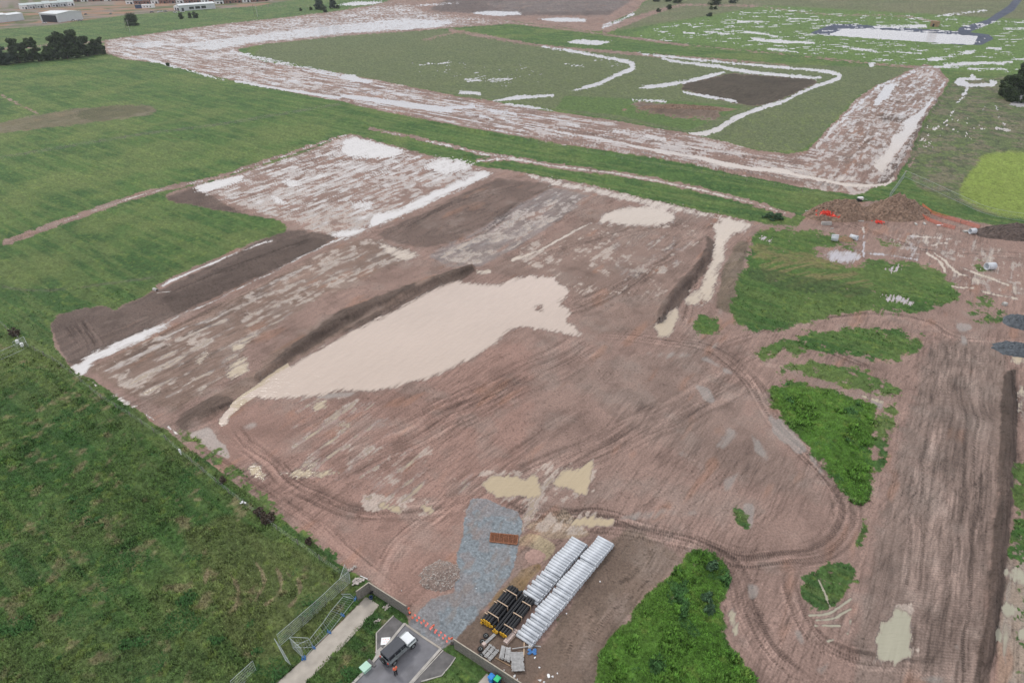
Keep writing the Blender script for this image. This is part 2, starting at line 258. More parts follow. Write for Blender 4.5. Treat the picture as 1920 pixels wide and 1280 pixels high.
TRACKBROWN = [([(0,458),(120,415),(250,370),(350,345),(430,325),(650,252)],[12,11,10,9,7,5]),([(893,302),(960,299),(1047,312),(1167,327),(1273,348),(1350,365),(1420,383),(1490,405)],[6,9,10,9,10,11,11,10]),
 ([(690,240),(720,246),(800,263),(900,287),(967,297)],[5,6,7,8,6]),([(295,540),(330,524),(390,498),(470,463),(515,448)],[14,14,13,12,12]),([(0,178),(75,215)],4),([(840,56),(920,70),(1023,87),(1150,98),(1280,108),(1370,114),(1480,124)],[6,6,5,6,5,5,4]),
 ([(1290,85),(1480,103),(1640,120),(1740,128)],[3,3,4,7]),([(860,60),(790,77)],[3,5]),([(1130,57),(1260,14),(1330,10),(1420,12)],[16,5,4,4]),([(1420,12),(1560,28),(1680,30),(1760,42)],[3,3,3,4]),([(200,78),(110,84),(0,93),(-200,110)],[5,4,4,4]),
 ([(420,10),(640,14),(760,20)],[2,2,3]),([(1700,325),(1720,280),(1740,250)],[3,3,2])]
DITCHLINES = [([(-100,310),(0,296),(140,272),(280,250),(400,235),(520,215),(640,195)],4),([(0,535),(80,545),(200,532),(290,520)],4),([(700,205),(900,240),(1040,258)],2)]
PAVE = [(-260,62),(0,54),(60,50),(130,45),(240,28),(330,24),(400,22),(480,12),(560,2),(620,-20)]
# vehicle tracks: (curve, half spread px, count)
RUTS = [
 ([(930,935),(1000,960),(1150,985),(1300,1020),(1400,1048),(1500,1048),(1565,1010),(1588,955),(1565,900),(1515,845),(1465,795),(1420,725),(1380,685),(1330,652),(1250,640),(1120,625)],34,34),
 ([(1330,655),(1450,615),(1560,593),(1650,588),(1740,603),(1800,632),(1950,640)],16,16),([(1290,1010),(1370,1060),(1400,1150),(1440,1220),(1520,1300)],40,18),
 ([(1480,1060),(1490,1130),(1540,1200),(1640,1240),(1800,1250)],30,12),([(1800,640),(1795,800),(1770,1000),(1740,1300)],75,34),([(430,800),(520,880),(640,950),(760,960),(870,945)],30,14),
 ([(335,820),(520,935),(660,1040),(760,1130)],18,12),([(960,505),(1080,460),(1200,430),(1290,415)],26,14),([(1000,600),(1120,560),(1240,490),(1320,430)],30,16),([(1280,620),(1300,540),(1320,480)],12,5),
 ([(420,130),(640,165),(900,220),(1280,275),(1450,300),(1560,300),(1610,280),(1660,220)],12,18),([(200,90),(420,110),(560,140)],12,10),([(300,70),(560,45),(800,40),(1000,50)],9,10),([(1950,480),(1750,470),(1640,435),(1560,410)],16,12),([(1660,700),(1500,650),(1350,690)],12,6),
 ([(1600,710),(1500,690),(1400,680)],10,5),([(880,990),(960,920),(1100,850),(1290,760),(1400,700)],60,16),([(640,880),(800,800),(960,720),(1120,640)],70,24),([(900,1080),(1000,985),(1120,960),(1240,1000)],20,8),([(700,1100),(760,1010),(900,900),(1100,760)],30,12),
 ([(1250,1010),(1180,1100),(1090,1190),(1060,1280)],30,12),([(1180,1000),(1240,1050)],8,4),([(350,800),(560,690),(760,560),(900,500)],8,8),([(180,700),(400,590),(640,470)],40,14),([(1000,370),(900,440),(800,480)],24,14),([(720,450),(850,380),(980,345)],18,12),([(1430,560),(1560,570),(1700,580)],8,5),
 ([(140,600),(180,660)],30,10),([(300,560),(450,500),(600,445)],14,10),([(1860,640),(1900,700),(1905,900)],8,3),
]
RAISE = [  # (points, widths px, height m)
 ([(480,712),(560,655),(660,590),(770,545),(890,503)],[8,10,14,14,10],1.5),([(345,805),(380,775),(430,745)],[22,26,18],1.0),([(1238,605),(1245,575),(1290,520),(1330,470)],[10,14,14,10],1.6),([(1390,460),(1370,545),(1358,580)],[20,22,18],.7),
 ([(150,630),(270,580),(420,515),(600,448)],[60,40,34,20],.8),([(720,203),(900,247),(1100,270),(1280,302),(1400,325),(1580,352)],[5,5,7,7,7,6],.9),([(1680,330),(1730,235),(1778,158)],[10,10,8],1.2),([(945,482),(1000,455),(1100,392)],[6,6,6],.6),
 ([(1175,203),(1250,207),(1350,215)],[10,14,8],1.6),([(1655,225),(1690,222)],[10,10],.8),([(1730,640),(1700,740),(1655,860),(1630,950),(1608,1080)],[6,7,8,8,8],-.5),([(1890,700),(1888,850),(1865,1080),(1845,1250)],[18,26,24,24],1.2),([(210,82),(300,68),(420,52)],[6,5,4],.6),
 ([(150,215),(210,210),(270,206)],[12,14,10],-.6),([(600,660),(700,605),(800,558)],[4,4,4],.3),([(680,236),(690,236)],[8,8],1.0),([(870,291),(885,292)],[6,6],1.0),
 ([(1200,62),(1300,80),(1480,100)],[2,2,2],.3),([(1560,800),(1600,840)],[120,90],1.2),([(1420,480),(1560,530),(1640,560)],[26,40,26],.7),([(1270,1100),(1260,1300)],[140,180],.8),([(600,672),(480,745)],4,.3)]

def build_ground():
    # traced in units where the camera stands at HT, scaled to metres on output
    global H
    Hm = H; H = HT; K = Hm/HT
    # non-uniform sheet: fine where the site is, coarse out to the horizon
    rows_v = np.concatenate([np.linspace(-650, -400, 290)[:-1], np.linspace(-400, 780, 850)])                  # tan-spaced distances in front
    ys = (FPX*ct - rows_v*st) * H / (FPX*st + rows_v*ct)
    far = np.array([9000, 5500, 3500, 2400, 1700, 1350, 1150]); near = np.array([-60, -130, -400])
    ys = np.concatenate([far[far > ys[0]*1.05], ys, [ys[-1]-6, ys[-1]-20], near])
    D = np.maximum(ys*ct + H*st, 60)
    k = np.concatenate([[-9, -5, -3, -2, -1.5, -1.2, -1.05], np.linspace(-0.93, 0.93, 1610), [1.05, 1.2, 1.5, 2, 3, 5, 9]])
    X = (k[None, :]*D[:, None]); Y = np.repeat(ys[:, None], len(k), 1)
    nr, nc = X.shape
    X = X.ravel(); Y = Y.ravel()
    Dd = np.maximum(Y*ct + H*st, 5.0)
    # natural wobble of every edge
    wx = (fbm(X/4, Y/4, 3, 1)-.5)*1.6 + (fbm(X/18, Y/18, 2, 2)-.5)*2.0
    wy = (fbm(X/4, Y/4, 3, 3)-.5)*1.6 + (fbm(X/18, Y/18, 2, 4)-.5)*2.0
    sc = np.clip(Dd/300, .35, 1.0)
    PX, PY = proj(X + wx*sc, Y + wy*sc); PXs, PYs = proj(X + wx*.2, Y + wy*.2)
    beh = Y*ct + H*st < 8
    PX[beh] = -250; PY[beh] = 1495; PXs[beh] = -250; PYs[beh] = 1495
    def mask(polys, b, sharp=False):
        c = canvas()
        for p in polys:
            if isinstance(p, tuple): fill(c, p[0], p[1])
            else: fill(c, p)
        return sample(blur(c, b), PXs if sharp else PX, PYs if sharp else PY)
    # anisotropic streak noise along the two site directions
    def streak(ang, L, W, o=4, s=0):
        a = radians(ang); u = X*cos(a)+Y*sin(a); v = -X*sin(a)+Y*cos(a)
        return fbm(u/L, v/W, o, s)
    nE = streak(54, 9, 1.3, 4, 5); nC = streak(142, 16, 1.8, 4, 6); nI = fbm(X/2.2, Y/2.2, 4, 7); nL = fbm(X/30, Y/30, 3, 8)
    nfine = fbm(X/.55, Y/.55, 3, 9); nH = streak(5, 14, 3.0, 4, 11)
    mHaul = mask([HAUL], 2); mFar = mask([FARB], 2); mM1 = mask([M1], 4)
    mud = np.maximum(np.maximum(mM1, mHaul), mFar)
    c = canvas()
    for p, w in TRACKBROWN: stroke(c, p, w, .9)
    mTr = sample(blur(c, 2), PX, PY)
    mud = np.maximum(mud, sstep(.25, .75, mTr + (nI-.5)*.9))
    mInd = mask([INDUS], 1)
    # ragged grass edge
    mud = sstep(.38, .62, mud + ((nI-.5)*.8+(nfine-.5)*.5)*np.clip(1-np.abs(mud-.5)*1.8, 0, 1))
    gr = np.zeros_like(X); tone1 = np.zeros_like(X); tone3 = np.zeros_like(X)
    for p, s, t in GRASS_ON_MUD:
        m = sample(blur(fill(canvas(), p), 8 if s > .7 else 5), PX, PY)
        g = sstep(.44, .60, m*(s+.02) + (nI-.5)*1.25 + (nfine-.5)*.55 + (nE-.5)*.6*(1.2-s*.6) + .02)
        g *= (m > .04)
        gr = np.maximum(gr, g)
        if t == 1: tone1 = np.maximum(tone1, m)
        if t == 3: tone3 = np.maximum(tone3, m)
    grass = np.maximum(1-mud, gr)
    # ---- soil colour
    col = np.empty((len(X), 3), np.float32); col[:] = TONES['mud']
    soilmask = np.zeros_like(X)
    for p, t, s in SOILS:
        m = sample(blur(fill(canvas(), p), {'pink': 22, 'grey': 18, 'brown2': 14, 'drab': 9, 'brown': 8, 'tan': 8}.get(t, 4)), PX, PY)
        m = sstep(.25, .75, m + (nI-.5)*.6 + (nE-.5)*.4*(m > .05)*(m < .95))*s
        m = m*(0.8+0.4*nE)
        m = np.clip(m, 0, 1)
        col = col*(1-m[:, None]) + np.array(TONES[t], np.float32)*m[:, None]
        if t in ('olive2', 'olive3', 'dark2', 'drab'): soilmask = np.maximum(soilmask, sstep(.25, .6, m)*(1.0 if t in ('dark2', 'drab') else .75))
    # compaction and drag streaks
    rg = (mHaul > .5) & (PXs < 1530)
    stk = np.where(rg, nC, nE)
    var = 0.79 + 0.24*stk + 0.20*nfine; damp = fbm(X/13, Y/13, 4, 90); var = var*(.70+.60*damp)*(1-.20*sstep(.52, .62, damp)*sstep(.45, .6, nE))
    col *= var[:, None]
    # patches of paler / greyer drying mud
    lum = sstep(.10, .17, col.mean(axis=1))
    pale = sstep(.52, .75, fbm(X/7, Y/7, 4, 21))*0.35*lum
    col = col*(1-pale[:, None]) + np.array((.33, .27, .235), np.float32)*pale[:, None]*(.75+.5*stk[:, None])
    orange = sstep(.66, .8, streak(54, 14, 4, 3, 31))*.35*lum
    col = col*(1-orange[:, None]) + np.array((.38, .20, .13), np.float32)*orange[:, None]
    # ---- vehicle tracks: noise drawn out along each traced route
    bare = np.clip(1-grass, 0, 1)
    # fine drag marks, clods and crumbs
    nf1 = streak(54, 3.2, .28, 3, 81); nf2 = streak(142, 5, .45, 3, 82); nff = np.where(rg, nf2, nf1)
    thin = sstep(.60, .72, streak(56, 7, .22, 2, 83)); thin2 = sstep(.62, .74, streak(38, 9, .3, 2, 84))
    clod = sstep(.70, .82, fbm(X/.42, Y/.42, 2, 85)) * sstep(.35, .6, fbm(X/11, Y/11, 3, 86))
    calm = .18 + .82*sstep(.35, .6, fbm(X/16, Y/16, 3, 88)); col *= (1 + calm*.46*(nff-.5))[:, None]
    col *= (1 - calm*(.24*thin + .18*thin2) - .34*clod)[:, None]
    dk = sstep(.55, .75, fbm(X/5, Y/5, 4, 87))*.16; col *= (1-dk)[:, None]
    rutz = np.zeros_like(X)
    rs = random.Random(3)
    ixc = np.clip((PXs-CX0+.5).astype(int), 0, CW-1); iyc = np.clip((PYs-CY0+.5).astype(int), 0, CH-1)
    for ti, (pts, spread, cnt) in enumerate(RUTS):
        L = smooth_line(pts, 30); Wp = np.array([at(*p)[:2] for p in L])
        seg = np.concatenate([[0], np.cumsum(np.linalg.norm(np.diff(Wp, axis=0), axis=1))])
        mid = Wp[len(Wp)//2]; dm = min(Wp[:, 1].min(), mid[1])*ct + H*st; dmid = mid[1]*ct + H*st
        spm = spread*dmid/FPX; step = max(.05, .62*dm/FPX)
        S = np.arange(0, seg[-1], step); Lx = np.interp(S, seg, Wp[:, 0]); Ly = np.interp(S, seg, Wp[:, 1])
        k_ = max(3, int(4/step)); ker = np.ones(k_)/k_
        tx = np.gradient(Lx); ty = np.gradient(Ly); tx = np.convolve(np.pad(tx, k_, 'edge'), ker, 'same')[k_:-k_]; ty = np.convolve(np.pad(ty, k_, 'edge'), ker, 'same')[k_:-k_]
        ln = np.hypot(tx, ty)+1e-9; nx, ny = -ty/ln, tx/ln
        dd = np.arange(-spm, spm, step)
        cs = np.full((CH, CW), -1, np.float32); cd = np.zeros((CH, CW), np.float32)
        gx = Lx[:, None]+nx[:, None]*dd[None, :]; gy = Ly[:, None]+ny[:, None]*dd[None, :]
        qx, qy = proj(gx, gy); qx = (qx-CX0+.5).astype(int); qy = (qy-CY0+.5).astype(int)
        ok = (qx >= 0) & (qx < CW) & (qy >= 0) & (qy < CH)
        SS = np.broadcast_to(S[:, None], gx.shape)[ok]; DD = np.broadcast_to(dd[None, :], gx.shape)[ok]
        cs[qy[ok], qx[ok]] = SS; cd[qy[ok], qx[ok]] = DD
        sv = cs[iyc, ixc]; idx = np.nonzero((sv >= 0) & (bare > .05))[0]
        if len(idx) == 0: continue
        s_ = sv[idx]; d_ = cd[iyc[idx], ixc[idx]]
        wgt = sstep(1, .55, np.abs(d_)/spm) * sstep(0, 6, s_) * sstep(0, 6, seg[-1]-s_)
        wob = (vnoise(s_/9, np.full_like(s_, ti*3.3))-.5)*1.2
        a1_ = fbm(s_/7, (d_+wob)/.42, 3, ti); a2_ = fbm(s_/16, (d_+wob)/1.5, 3, ti+50)
        mod = 1 + wgt*((a1_-.5)*.8 + (a2_-.5)*.85)
        mod = mod*(1 + wgt*sstep(300, 170, Dd[idx])*.13*np.sin(s_*2*pi/.55 + 5*d_)*sstep(.30, .42, vnoise(d_/1.3+ti, s_/25)))
        dz = wgt*sstep(.5, .3, a1_)*.14
        for q_ in range(max(3, cnt//4)):
            d0 = rs.uniform(-.8, .8)*spm; lo = rs.uniform(0, .5)*seg[-1]; hi_ = lo + rs.uniform(.3, .6)*seg[-1]; am = rs.uniform(.12, .3)
            for pr in (0, 1.9):
                off = np.abs(d_ + wob*1.5 - d0 - pr + np.sin(s_/13+q_)*.8)
                tt = sstep(.34, .2, off)*(s_ > lo)*(s_ < hi_)*wgt
                mod = mod*(1 - tt*am*(1+.8*np.sin(s_*2*pi/.42)))
                dz = dz + tt*.05
        col[idx] *= np.clip(mod, .45, 1.5)[:, None]
        rutz[idx] += dz
    # ---- gravel drive
    gv0 = mask([GRAVEL], 3); gv = sstep(.38, .62, gv0 + (nI-.5)*.6 + (nfine-.5)*.7)*sstep(.06, .2, gv0)*(1-.25*sstep(.46, .56, fbm(X/2.8, Y/2.8, 3, 43)))
    gcol = np.array((.205, .232, .252), np.float32)*(0.46 + .14*fbm(X/1.3, Y/1.3, 3, 41) + .80*fbm(X/.33, Y/.33, 2, 42) + .2*nE + .15*nL)[:, None]
    brn = sstep(.6, .75, streak(60, 3.5, 1.2, 3, 44))*.35
    gcol = gcol*(1-brn[:, None]) + np.array((.26, .2, .16), np.float32)*brn[:, None]
    speck = (nfine > .80)*.09
    gcol = gcol + speck[:, None]
    col = col*(1-gv[:, None]) + gcol*gv[:, None]
    grass = grass*(1-gv)
    # ---- grass colour
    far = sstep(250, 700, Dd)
    gA = np.array((.064, .118, .034), np.float32); gB = np.array((.118, .150, .052), np.float32); gD = np.array((.030, .074, .024), np.float32)
    m1 = sstep(.38, .62, fbm(X/9, Y/9, 4, 51)); m2 = sstep(.45, .68, fbm(X/3.2, Y/3.2, 4, 52)); m3 = sstep(.5, .7, fbm(X/26, Y/26, 3, 53))
    g = gA*(1-m1[:, None]) + gD*m1[:, None]*.55 + gA*m1[:, None]*.45
    g = g*(1-.55*m3[:, None]) + gB*.55*m3[:, None]
    mow = sstep(.45, .62, streak(142, 26, 2.1, 3, 55)); g = g*(1-.42*mow[:, None]) + gB*1.1*.42*mow[:, None]
    # muted paddock between the haul roads, bright flooded paddocks, leafy mounds, lime lawn
    PADD = [(500,83),(640,68),(823,55),(1023,87),(1160,97),(1280,106),(1480,122),(1740,128),(1650,158),(1610,178),(1530,262),(1500,284),(1430,283),(1280,247),(1040,205),(850,178),(640,138),(470,105)]
    BRIGHT = [(1200,72),(1180,64),(1250,40),(1300,36),(1440,8),(1960,40),(2100,150),(1740,130),(1480,102)]
    OLIVEF = [(1240,-20),(2200,-20),(2200,30),(1960,38),(1800,30),(1440,10),(1300,34),(1200,50),(1150,60)]
    ROUGH = [(1790,150),(1960,140),(1990,420),(1850,400),(1720,350),(1700,300),(1760,190)]
    LIME = [(1840,290),(1893,283),(2010,290),(2010,425),(1850,398),(1793,367),(1813,333)]
    def tint(poly, colr, s, b=5, n=None):
        nonlocal g
        m = sample(blur(fill(canvas(), poly), b), PX, PY); m = sstep(.3, .7, m+(nI-.5)*.4)*s
        if n is not None: m = m*n
        g = g*(1-m[:, None]) + np.array(colr, np.float32)*m[:, None]
    tint(PADD, (.108, .124, .068), .8); tint(BRIGHT, (.100, .160, .048), .75); tint(OLIVEF, (.14, .135, .085), .8); tint(ROUGH, (.105, .125, .062), .75)
    tint(ROUGH, (.15, .125, .095), .7, 5, sstep(.44, .58, fbm(X/5, Y/5, 4, 96))); tint(ROUGH, (.055, .07, .04), .7, 5, sstep(.52, .62, fbm(X/3, Y/3, 4, 97)))
    tint(OLIVEF, (.10, .12, .06), .7, 5, sstep(.45, .55, fbm(X/60, Y/25, 4, 98)))
    tint(LIME, (.175, .235, .05), .88, 10)
    tint([(900,150),(1100,120),(1200,140),(1100,200),(1000,200)], (.1, .12, .06), .5, 8)
    tint([(1060,180),(1280,190),(1400,200),(1290,246),(1150,215),(1040,205)], (.07, .125, .035), .7, 3)
    tint([(1404,470),(1560,490),(1640,530),(1600,560),(1440,530)], (.19, .15, .08), .95, 6, sstep(.40, .54, streak(20, 12, 1.6, 3, 92))); tint([(1404,500),(1500,520),(1640,545),(1620,560),(1480,545),(1400,520)], (.055, .075, .035), .8, 4)
    tint([(1394,455),(1500,470),(1590,500),(1560,510),(1430,490)], (.18, .145, .075), .8, 6, sstep(.35, .55, nI))
    tint([(0,740),(250,800),(330,860),(560,1060),(200,1000),(0,900)], (.035, .088, .022), .45, 40)
    tint([(330,1000),(430,960),(640,1080),(640,1150),(560,1230),(440,1230),(400,1100)], (.12, .135, .052), .55, 16)
    tint([(0,1200),(150,1150),(420,1250),(400,1400),(0,1400)], (.10, .13, .048), .35, 20)
    g = g*(1-.25*tone1[:, None]) + np.array((.05, .125, .022), np.float32)*.25*tone1[:, None]
    g = g*(1-.85*tone3[:, None]) + np.array((.078, .168, .026), np.float32)*.8*tone3[:, None]
    yl = sstep(.62, .8, fbm(X/1.6, Y/1.6, 3, 57))*.5*(1-far*.6)
    g = g*(1-yl[:, None]) + np.array((.14, .19, .045), np.float32)*yl[:, None]
    # bare earth and dry stems between the tufts of the near paddock
    NEARP = [(-260,660),(0,620),(130,690),(320,815),(640,1062),(760,1155),(700,1300),(500,1500),(-260,1500)]
    mN = sample(blur(fill(canvas(), NEARP), 3), PXs, PYs)
    dry = mN*sstep(.60, .78, fbm(X/2.6, Y/2.6, 4, 59)+ .12*(fbm(X/20, Y/20, 2, 60)-.5))*.6
    g = g*(1-dry[:, None]) + np.array((.215, .175, .105), np.float32)*dry[:, None]
    arcs = canvas()
    for p in ([(480,1050),(500,1090),(480,1130)],[(430,1070),(450,1110),(440,1150)],[(560,1080),(565,1110),(540,1140)],[(520,1060),(530,1100),(500,1140)],[(390,1060),(385,1100)],[(540,1070),(548,1085)]): stroke(arcs, p, 8, .8)
    da = sample(blur(arcs, 3), PX, PY); da = sstep(.4, .6, da+(nI-.5)*.8)*.7
    g = g*(1-da[:, None]) + np.array((.25, .2, .13), np.float32)*da[:, None]
    c = canvas()
    for p, w in DITCHLINES: stroke(c, p, w, .8)
    dl = sample(blur(c, 1), PX, PY)*sstep(.3, .6, nI)*.7
    g = g*(1-dl[:, None]) + np.array((.11, .10, .08), np.float32)*dl[:, None]
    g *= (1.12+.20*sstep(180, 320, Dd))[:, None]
    g *= (0.22 + .62*fbm(X/1.1, Y/1.1, 3, 61) + .80*nfine)[:, None]
    RP = [[(738,1155),(757,1169),(826,1214),(854,1232),(845,1246),(828,1266),(790,1277),(715,1370),(560,1400),(664,1280),(706,1230),(706,1187)], [(519,1280),(562,1242),(686,1119),(711,1134),(574.5,1278),(480,1400),(400,1400)], [(896,1281),(913,1262),(926,1276),(900,1310),(880,1300)]]
    paved = sstep(.3, .6, mask(RP, 1, True))
    grass = grass*(1-soilmask)*(1-paved); grass = np.clip(grass, 0, 1)
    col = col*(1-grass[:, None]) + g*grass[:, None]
    # ---- yard ground of the industrial estate and its road
    icol = np.array((.24, .20, .17), np.float32)*(.7+.6*fbm(X/20, Y/8, 3, 71))[:, None]
    og = sstep(.5, .6, fbm(X/60, Y/25, 3, 72)); icol = icol*(1-og[:, None]) + np.array((.33, .20, .13), np.float32)*og[:, None]
    gg = sstep(.52, .6, fbm(X/40, Y/14, 3, 73)); icol = icol*(1-gg[:, None]) + np.array((.12, .14, .06), np.float32)*gg[:, None]
    mi = sstep(.4, .6, mInd); col = col*(1-mi[:, None]) + icol*mi[:, None]; grass = grass*(1-mi)
    # ---- liner of the storage basin and its channel
    bs = mask([BASIN, [(1795,60),(1800,52),(1850,38),(1890,12),(1912,-12),(1926,-12),(1902,20),(1862,43),(1815,62)]], 1, True); bs = sstep(.4, .6, bs)
    col = col*(1-bs[:, None]) + np.array((.085, .10, .14), np.float32)*(.6+.8*streak(100, 9, 2, 3, 75))[:, None]*bs[:, None]; grass *= (1-bs)
    # ---- standing water
    c = canvas()
    for p, v in WATER: fill(c, p, v, 'max')
    c2 = canvas()
    for p, w, v in STREAMS: stroke(c2, p, [q*.85 for q in w] if isinstance(w, list) else w*.85, v)
    pot2 = sample(blur(c2, 1), PX, PY); pot = sample(blur(c, 1), PX, PY); potn = sample(blur(c, 5), PX, PY); nw = sstep(480, 240, Dd); pot = np.maximum(pot*(1-nw) + potn*nw*1.06, pot2*1.04)
    broad = canvas()
    fill(broad, HAUL, .46); fill(broad, [(363,352),(655,254),(925,323),(640,447),(600,440),(545,420),(380,363)], .50)
    fill(broad, [(180,690),(330,612),(640,460),(700,448),(790,478),(740,500),(600,560),(470,640),(440,700),(400,735),(330,755),(240,735)], .45)
    fill(broad, [(850,455),(880,440),(1000,370),(1040,350),(1110,368),(1090,385),(960,470),(900,495),(840,495),(800,480)], .44)
    fill(broad, [(1140,440),(1250,430),(1310,440),(1290,480),(1230,560),(1160,540)], .40); fill(broad, [(1110,420),(1135,395),(1160,400),(1130,425)], .5)
    fill(broad, [(900,880),(1110,880),(1100,1000),(980,1000),(700,880),(720,860)], .41); fill(broad, [(1030,85),(1130,100),(1190,118),(1150,135),(1100,115)], .40)
    fill(broad, BRIGHT, .40); fill(broad, [(1700,230),(1860,190),(1920,240),(1800,280),(1720,300)], .37); fill(broad, [(1640,440),(1800,435),(1930,480),(1930,560),(1800,540),(1700,480)], .43)
    fill(broad, [(1885,1060),(1960,1000),(1960,1320),(1870,1320)], .45); fill(broad, [(520,740),(700,745),(860,930),(800,970),(560,880)], .40)
    fill(broad, [(198,80),(420,48),(700,14),(900,38),(640,68),(500,83),(443,93),(480,110),(300,112)], .50); fill(broad, [(1530,290),(1640,200),(1660,200),(1650,300),(1640,330),(1540,320)], .43)
    fill(broad, [(380,110),(560,130),(900,195),(880,225),(640,180),(300,115)], .47); fill(broad, [(760,110),(960,110),(1060,150),(940,175),(760,140)], .365)
    bp = sample(blur(broad, 4), PX, PY)
    nzw = np.where(rg, nC*.75+nI*.25, nE*.7+nI*.3)
    br = sample(blur(fill(canvas(), BRIGHT), 3), PX, PY) > .5
    nzw = np.where(br, nH, nzw)
    nzf = (nzw-.5)*1.0 + (nff-.5)*.9 + (nfine-.5)*.5 + .02
    w1 = pot + nzf*np.clip(1.6-pot, .5, 1)*(pot > .02) + (pot2 > .05)*(fbm(X/6, Y/6, 4, 95)-.5)*.9*sstep(250, 420, Dd)
    w2 = bp*1.0 + (nzw-.5)*1.15 + (nff-.5)*.35 - .115
    w2[bp < .2] = 0
    w = np.maximum(w1, w2*1.0)
    rgA = canvas(); fill(rgA, HAUL, 1.0); fill(rgA, [(363,352),(655,254),(925,323),(640,447),(600,440),(545,420),(380,363)], 1.15); fill(rgA, [(175,690),(330,612),(640,460),(700,448),(790,478),(740,500),(600,560),(470,640),(440,700),(400,735),(330,760),(235,735)], .95); fill(rgA, [(850,455),(880,440),(1000,370),(1040,350),(1110,368),(1090,385),(960,470),(900,495),(840,495),(800,480)], .95); fill(rgA, [(960,470),(1120,400),(1300,420),(1320,450),(1240,560),(1100,560),(1000,510)], .72); fill(rgA, [(520,740),(700,745),(860,880),(1110,870),(1110,990),(980,1000),(700,900),(560,880)], .66); fill(rgA, [(880,905),(920,880),(1120,855),(1130,935),(900,945)], 1.0); fill(rgA, [(1000,960),(1180,955),(1175,995),(1010,1000)], .95); fill(rgA, [(670,918),(830,935),(830,970),(680,955)], .9); fill(rgA, [(1620,1140),(1720,1130),(1730,1250),(1630,1255)], .85); fill(rgA, [(1640,440),(1800,435),(1930,480),(1930,560),(1800,540),(1700,480)], .8)
    ra = sample(blur(rgA, 5), PX, PY); silt = sstep(.50, .68, ra*.52 + (nzw-.5)*1.3 + (nI-.5)*.5 + (nff-.5)*.5 + (fbm(X/12, Y/12, 3, 99)-.5)*.7)*sstep(.2, .5, ra)*bare*(1-gv)*.72
    pond = sample(blur(fill(fill(canvas(), POND), ISLE, .2), 5), PX, PY); pe = np.clip(1-np.abs(pond-.5)*1.7, 0, 1); pond = pond + ((nff-.5)*1.5 + (nE-.5)*.9)*pe
    bw = sample(blur(fill(canvas(), BASINW), 1), PXs, PYs)
    ww = np.maximum(np.maximum(w, pond), bw)
    ring = sample(blur(fill(canvas(), [(1806,150),(1855,150),(1858,156),(1820,158)]), 1), PXs, PYs)
    ww = ww - ring*.8
    noW = np.maximum(gv, mi); ww = ww*(1-noW)
    wat = sstep(.50, .56, ww)
    fl0 = .34 - .12*far; film = np.clip((ww-fl0)/(.52-fl0), 0, 1)*bare*(1-noW)
    c = canvas()
    for p, v in WETS: fill(c, p, v, 'max')
    fl = sample(blur(c, 4), PX, PY); fl = sstep(.25, .65, fl + (nE-.5)*.8)*.85
    wet = np.clip(np.maximum(film, fl)*bare, 0, 1)
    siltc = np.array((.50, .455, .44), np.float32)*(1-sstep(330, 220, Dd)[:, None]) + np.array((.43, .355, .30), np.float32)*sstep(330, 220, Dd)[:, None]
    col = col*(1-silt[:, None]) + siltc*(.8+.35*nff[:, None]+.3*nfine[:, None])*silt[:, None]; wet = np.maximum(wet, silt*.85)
    # soaked soil turns darker; films of slurry are grey
    col = col*(1-.22*film[:, None])
    col = col*(1-.55*fl[:, None]*bare[:, None]) + np.array((.26, .245, .22), np.float32)*.55*(fl*bare)[:, None]
    # ---- relief
    Z = (nfine-.5)*.05*(1-grass) + grass*((nfine-.3)*.16 + (nI-.4)*.14*(mN+tone3*.9+tone1*.4))
    Z = np.maximum(Z, -.03)
    Z = Z*np.clip(1.2-far, .2, 1) + .01
    Z += gv*(.05+.05*nfine)
    Z -= np.minimum(rutz, .2)*bare*(1-gv) + bare*(1-gv)*(.5-nff)*.08 - clod*.07*bare*(1-gv)
    c = canvas()
    for p, wd, h in RAISE:
        t = canvas(); stroke(t, p, wd, 1.0); wv = wd[0] if isinstance(wd, list) else wd
        r = max(1, int(min(wv, 40)*.35))
        c += blur(t, r)*h
    R = sample(c, PX, PY)
    Z += R*(.75+.5*nI)
    roadz = sample(blur(fill(canvas(), [(738,1155),(826,1214),(850,1226),(700,1400),(560,1400),(700,1228),(706,1187)]), 2), PXs, PYs)
    roadz = np.maximum(roadz, sample(blur(fill(canvas(), [(519,1280),(562,1242),(686,1119),(711,1134),(574.5,1278),(480,1400),(400,1400)]), 2), PXs, PYs))
    Z = Z*(1-sstep(.2, .5, roadz)) - .02*sstep(.2, .5, roadz)
    # storage basin sides
    Z += bs*(-.3) + sstep(.3, .7, mask([BASIN], 1, True))*(-1.0)
    Z = Z*(1-wat) + wat*(-.28)
    Z = np.where((ww > .38) & (ww <= .5) & (bs < .2), np.minimum(Z, .02), Z)
    Z[np.abs(k[None, :]*np.ones(nr)[:, None]).ravel() > 1.0] = 0
    WL = -.07
    Z = np.where(wat < .05, np.maximum(Z, WL+.02), Z)
    # basin water sits lower
    verts = (np.stack([X, Y, Z], 1)*K).astype(np.float32)
    ii = np.arange(nr*nc).reshape(nr, nc)
    q = np.stack([ii[:-1, :-1], ii[1:, :-1], ii[1:, 1:], ii[:-1, 1:]], -1).reshape(-1, 4)
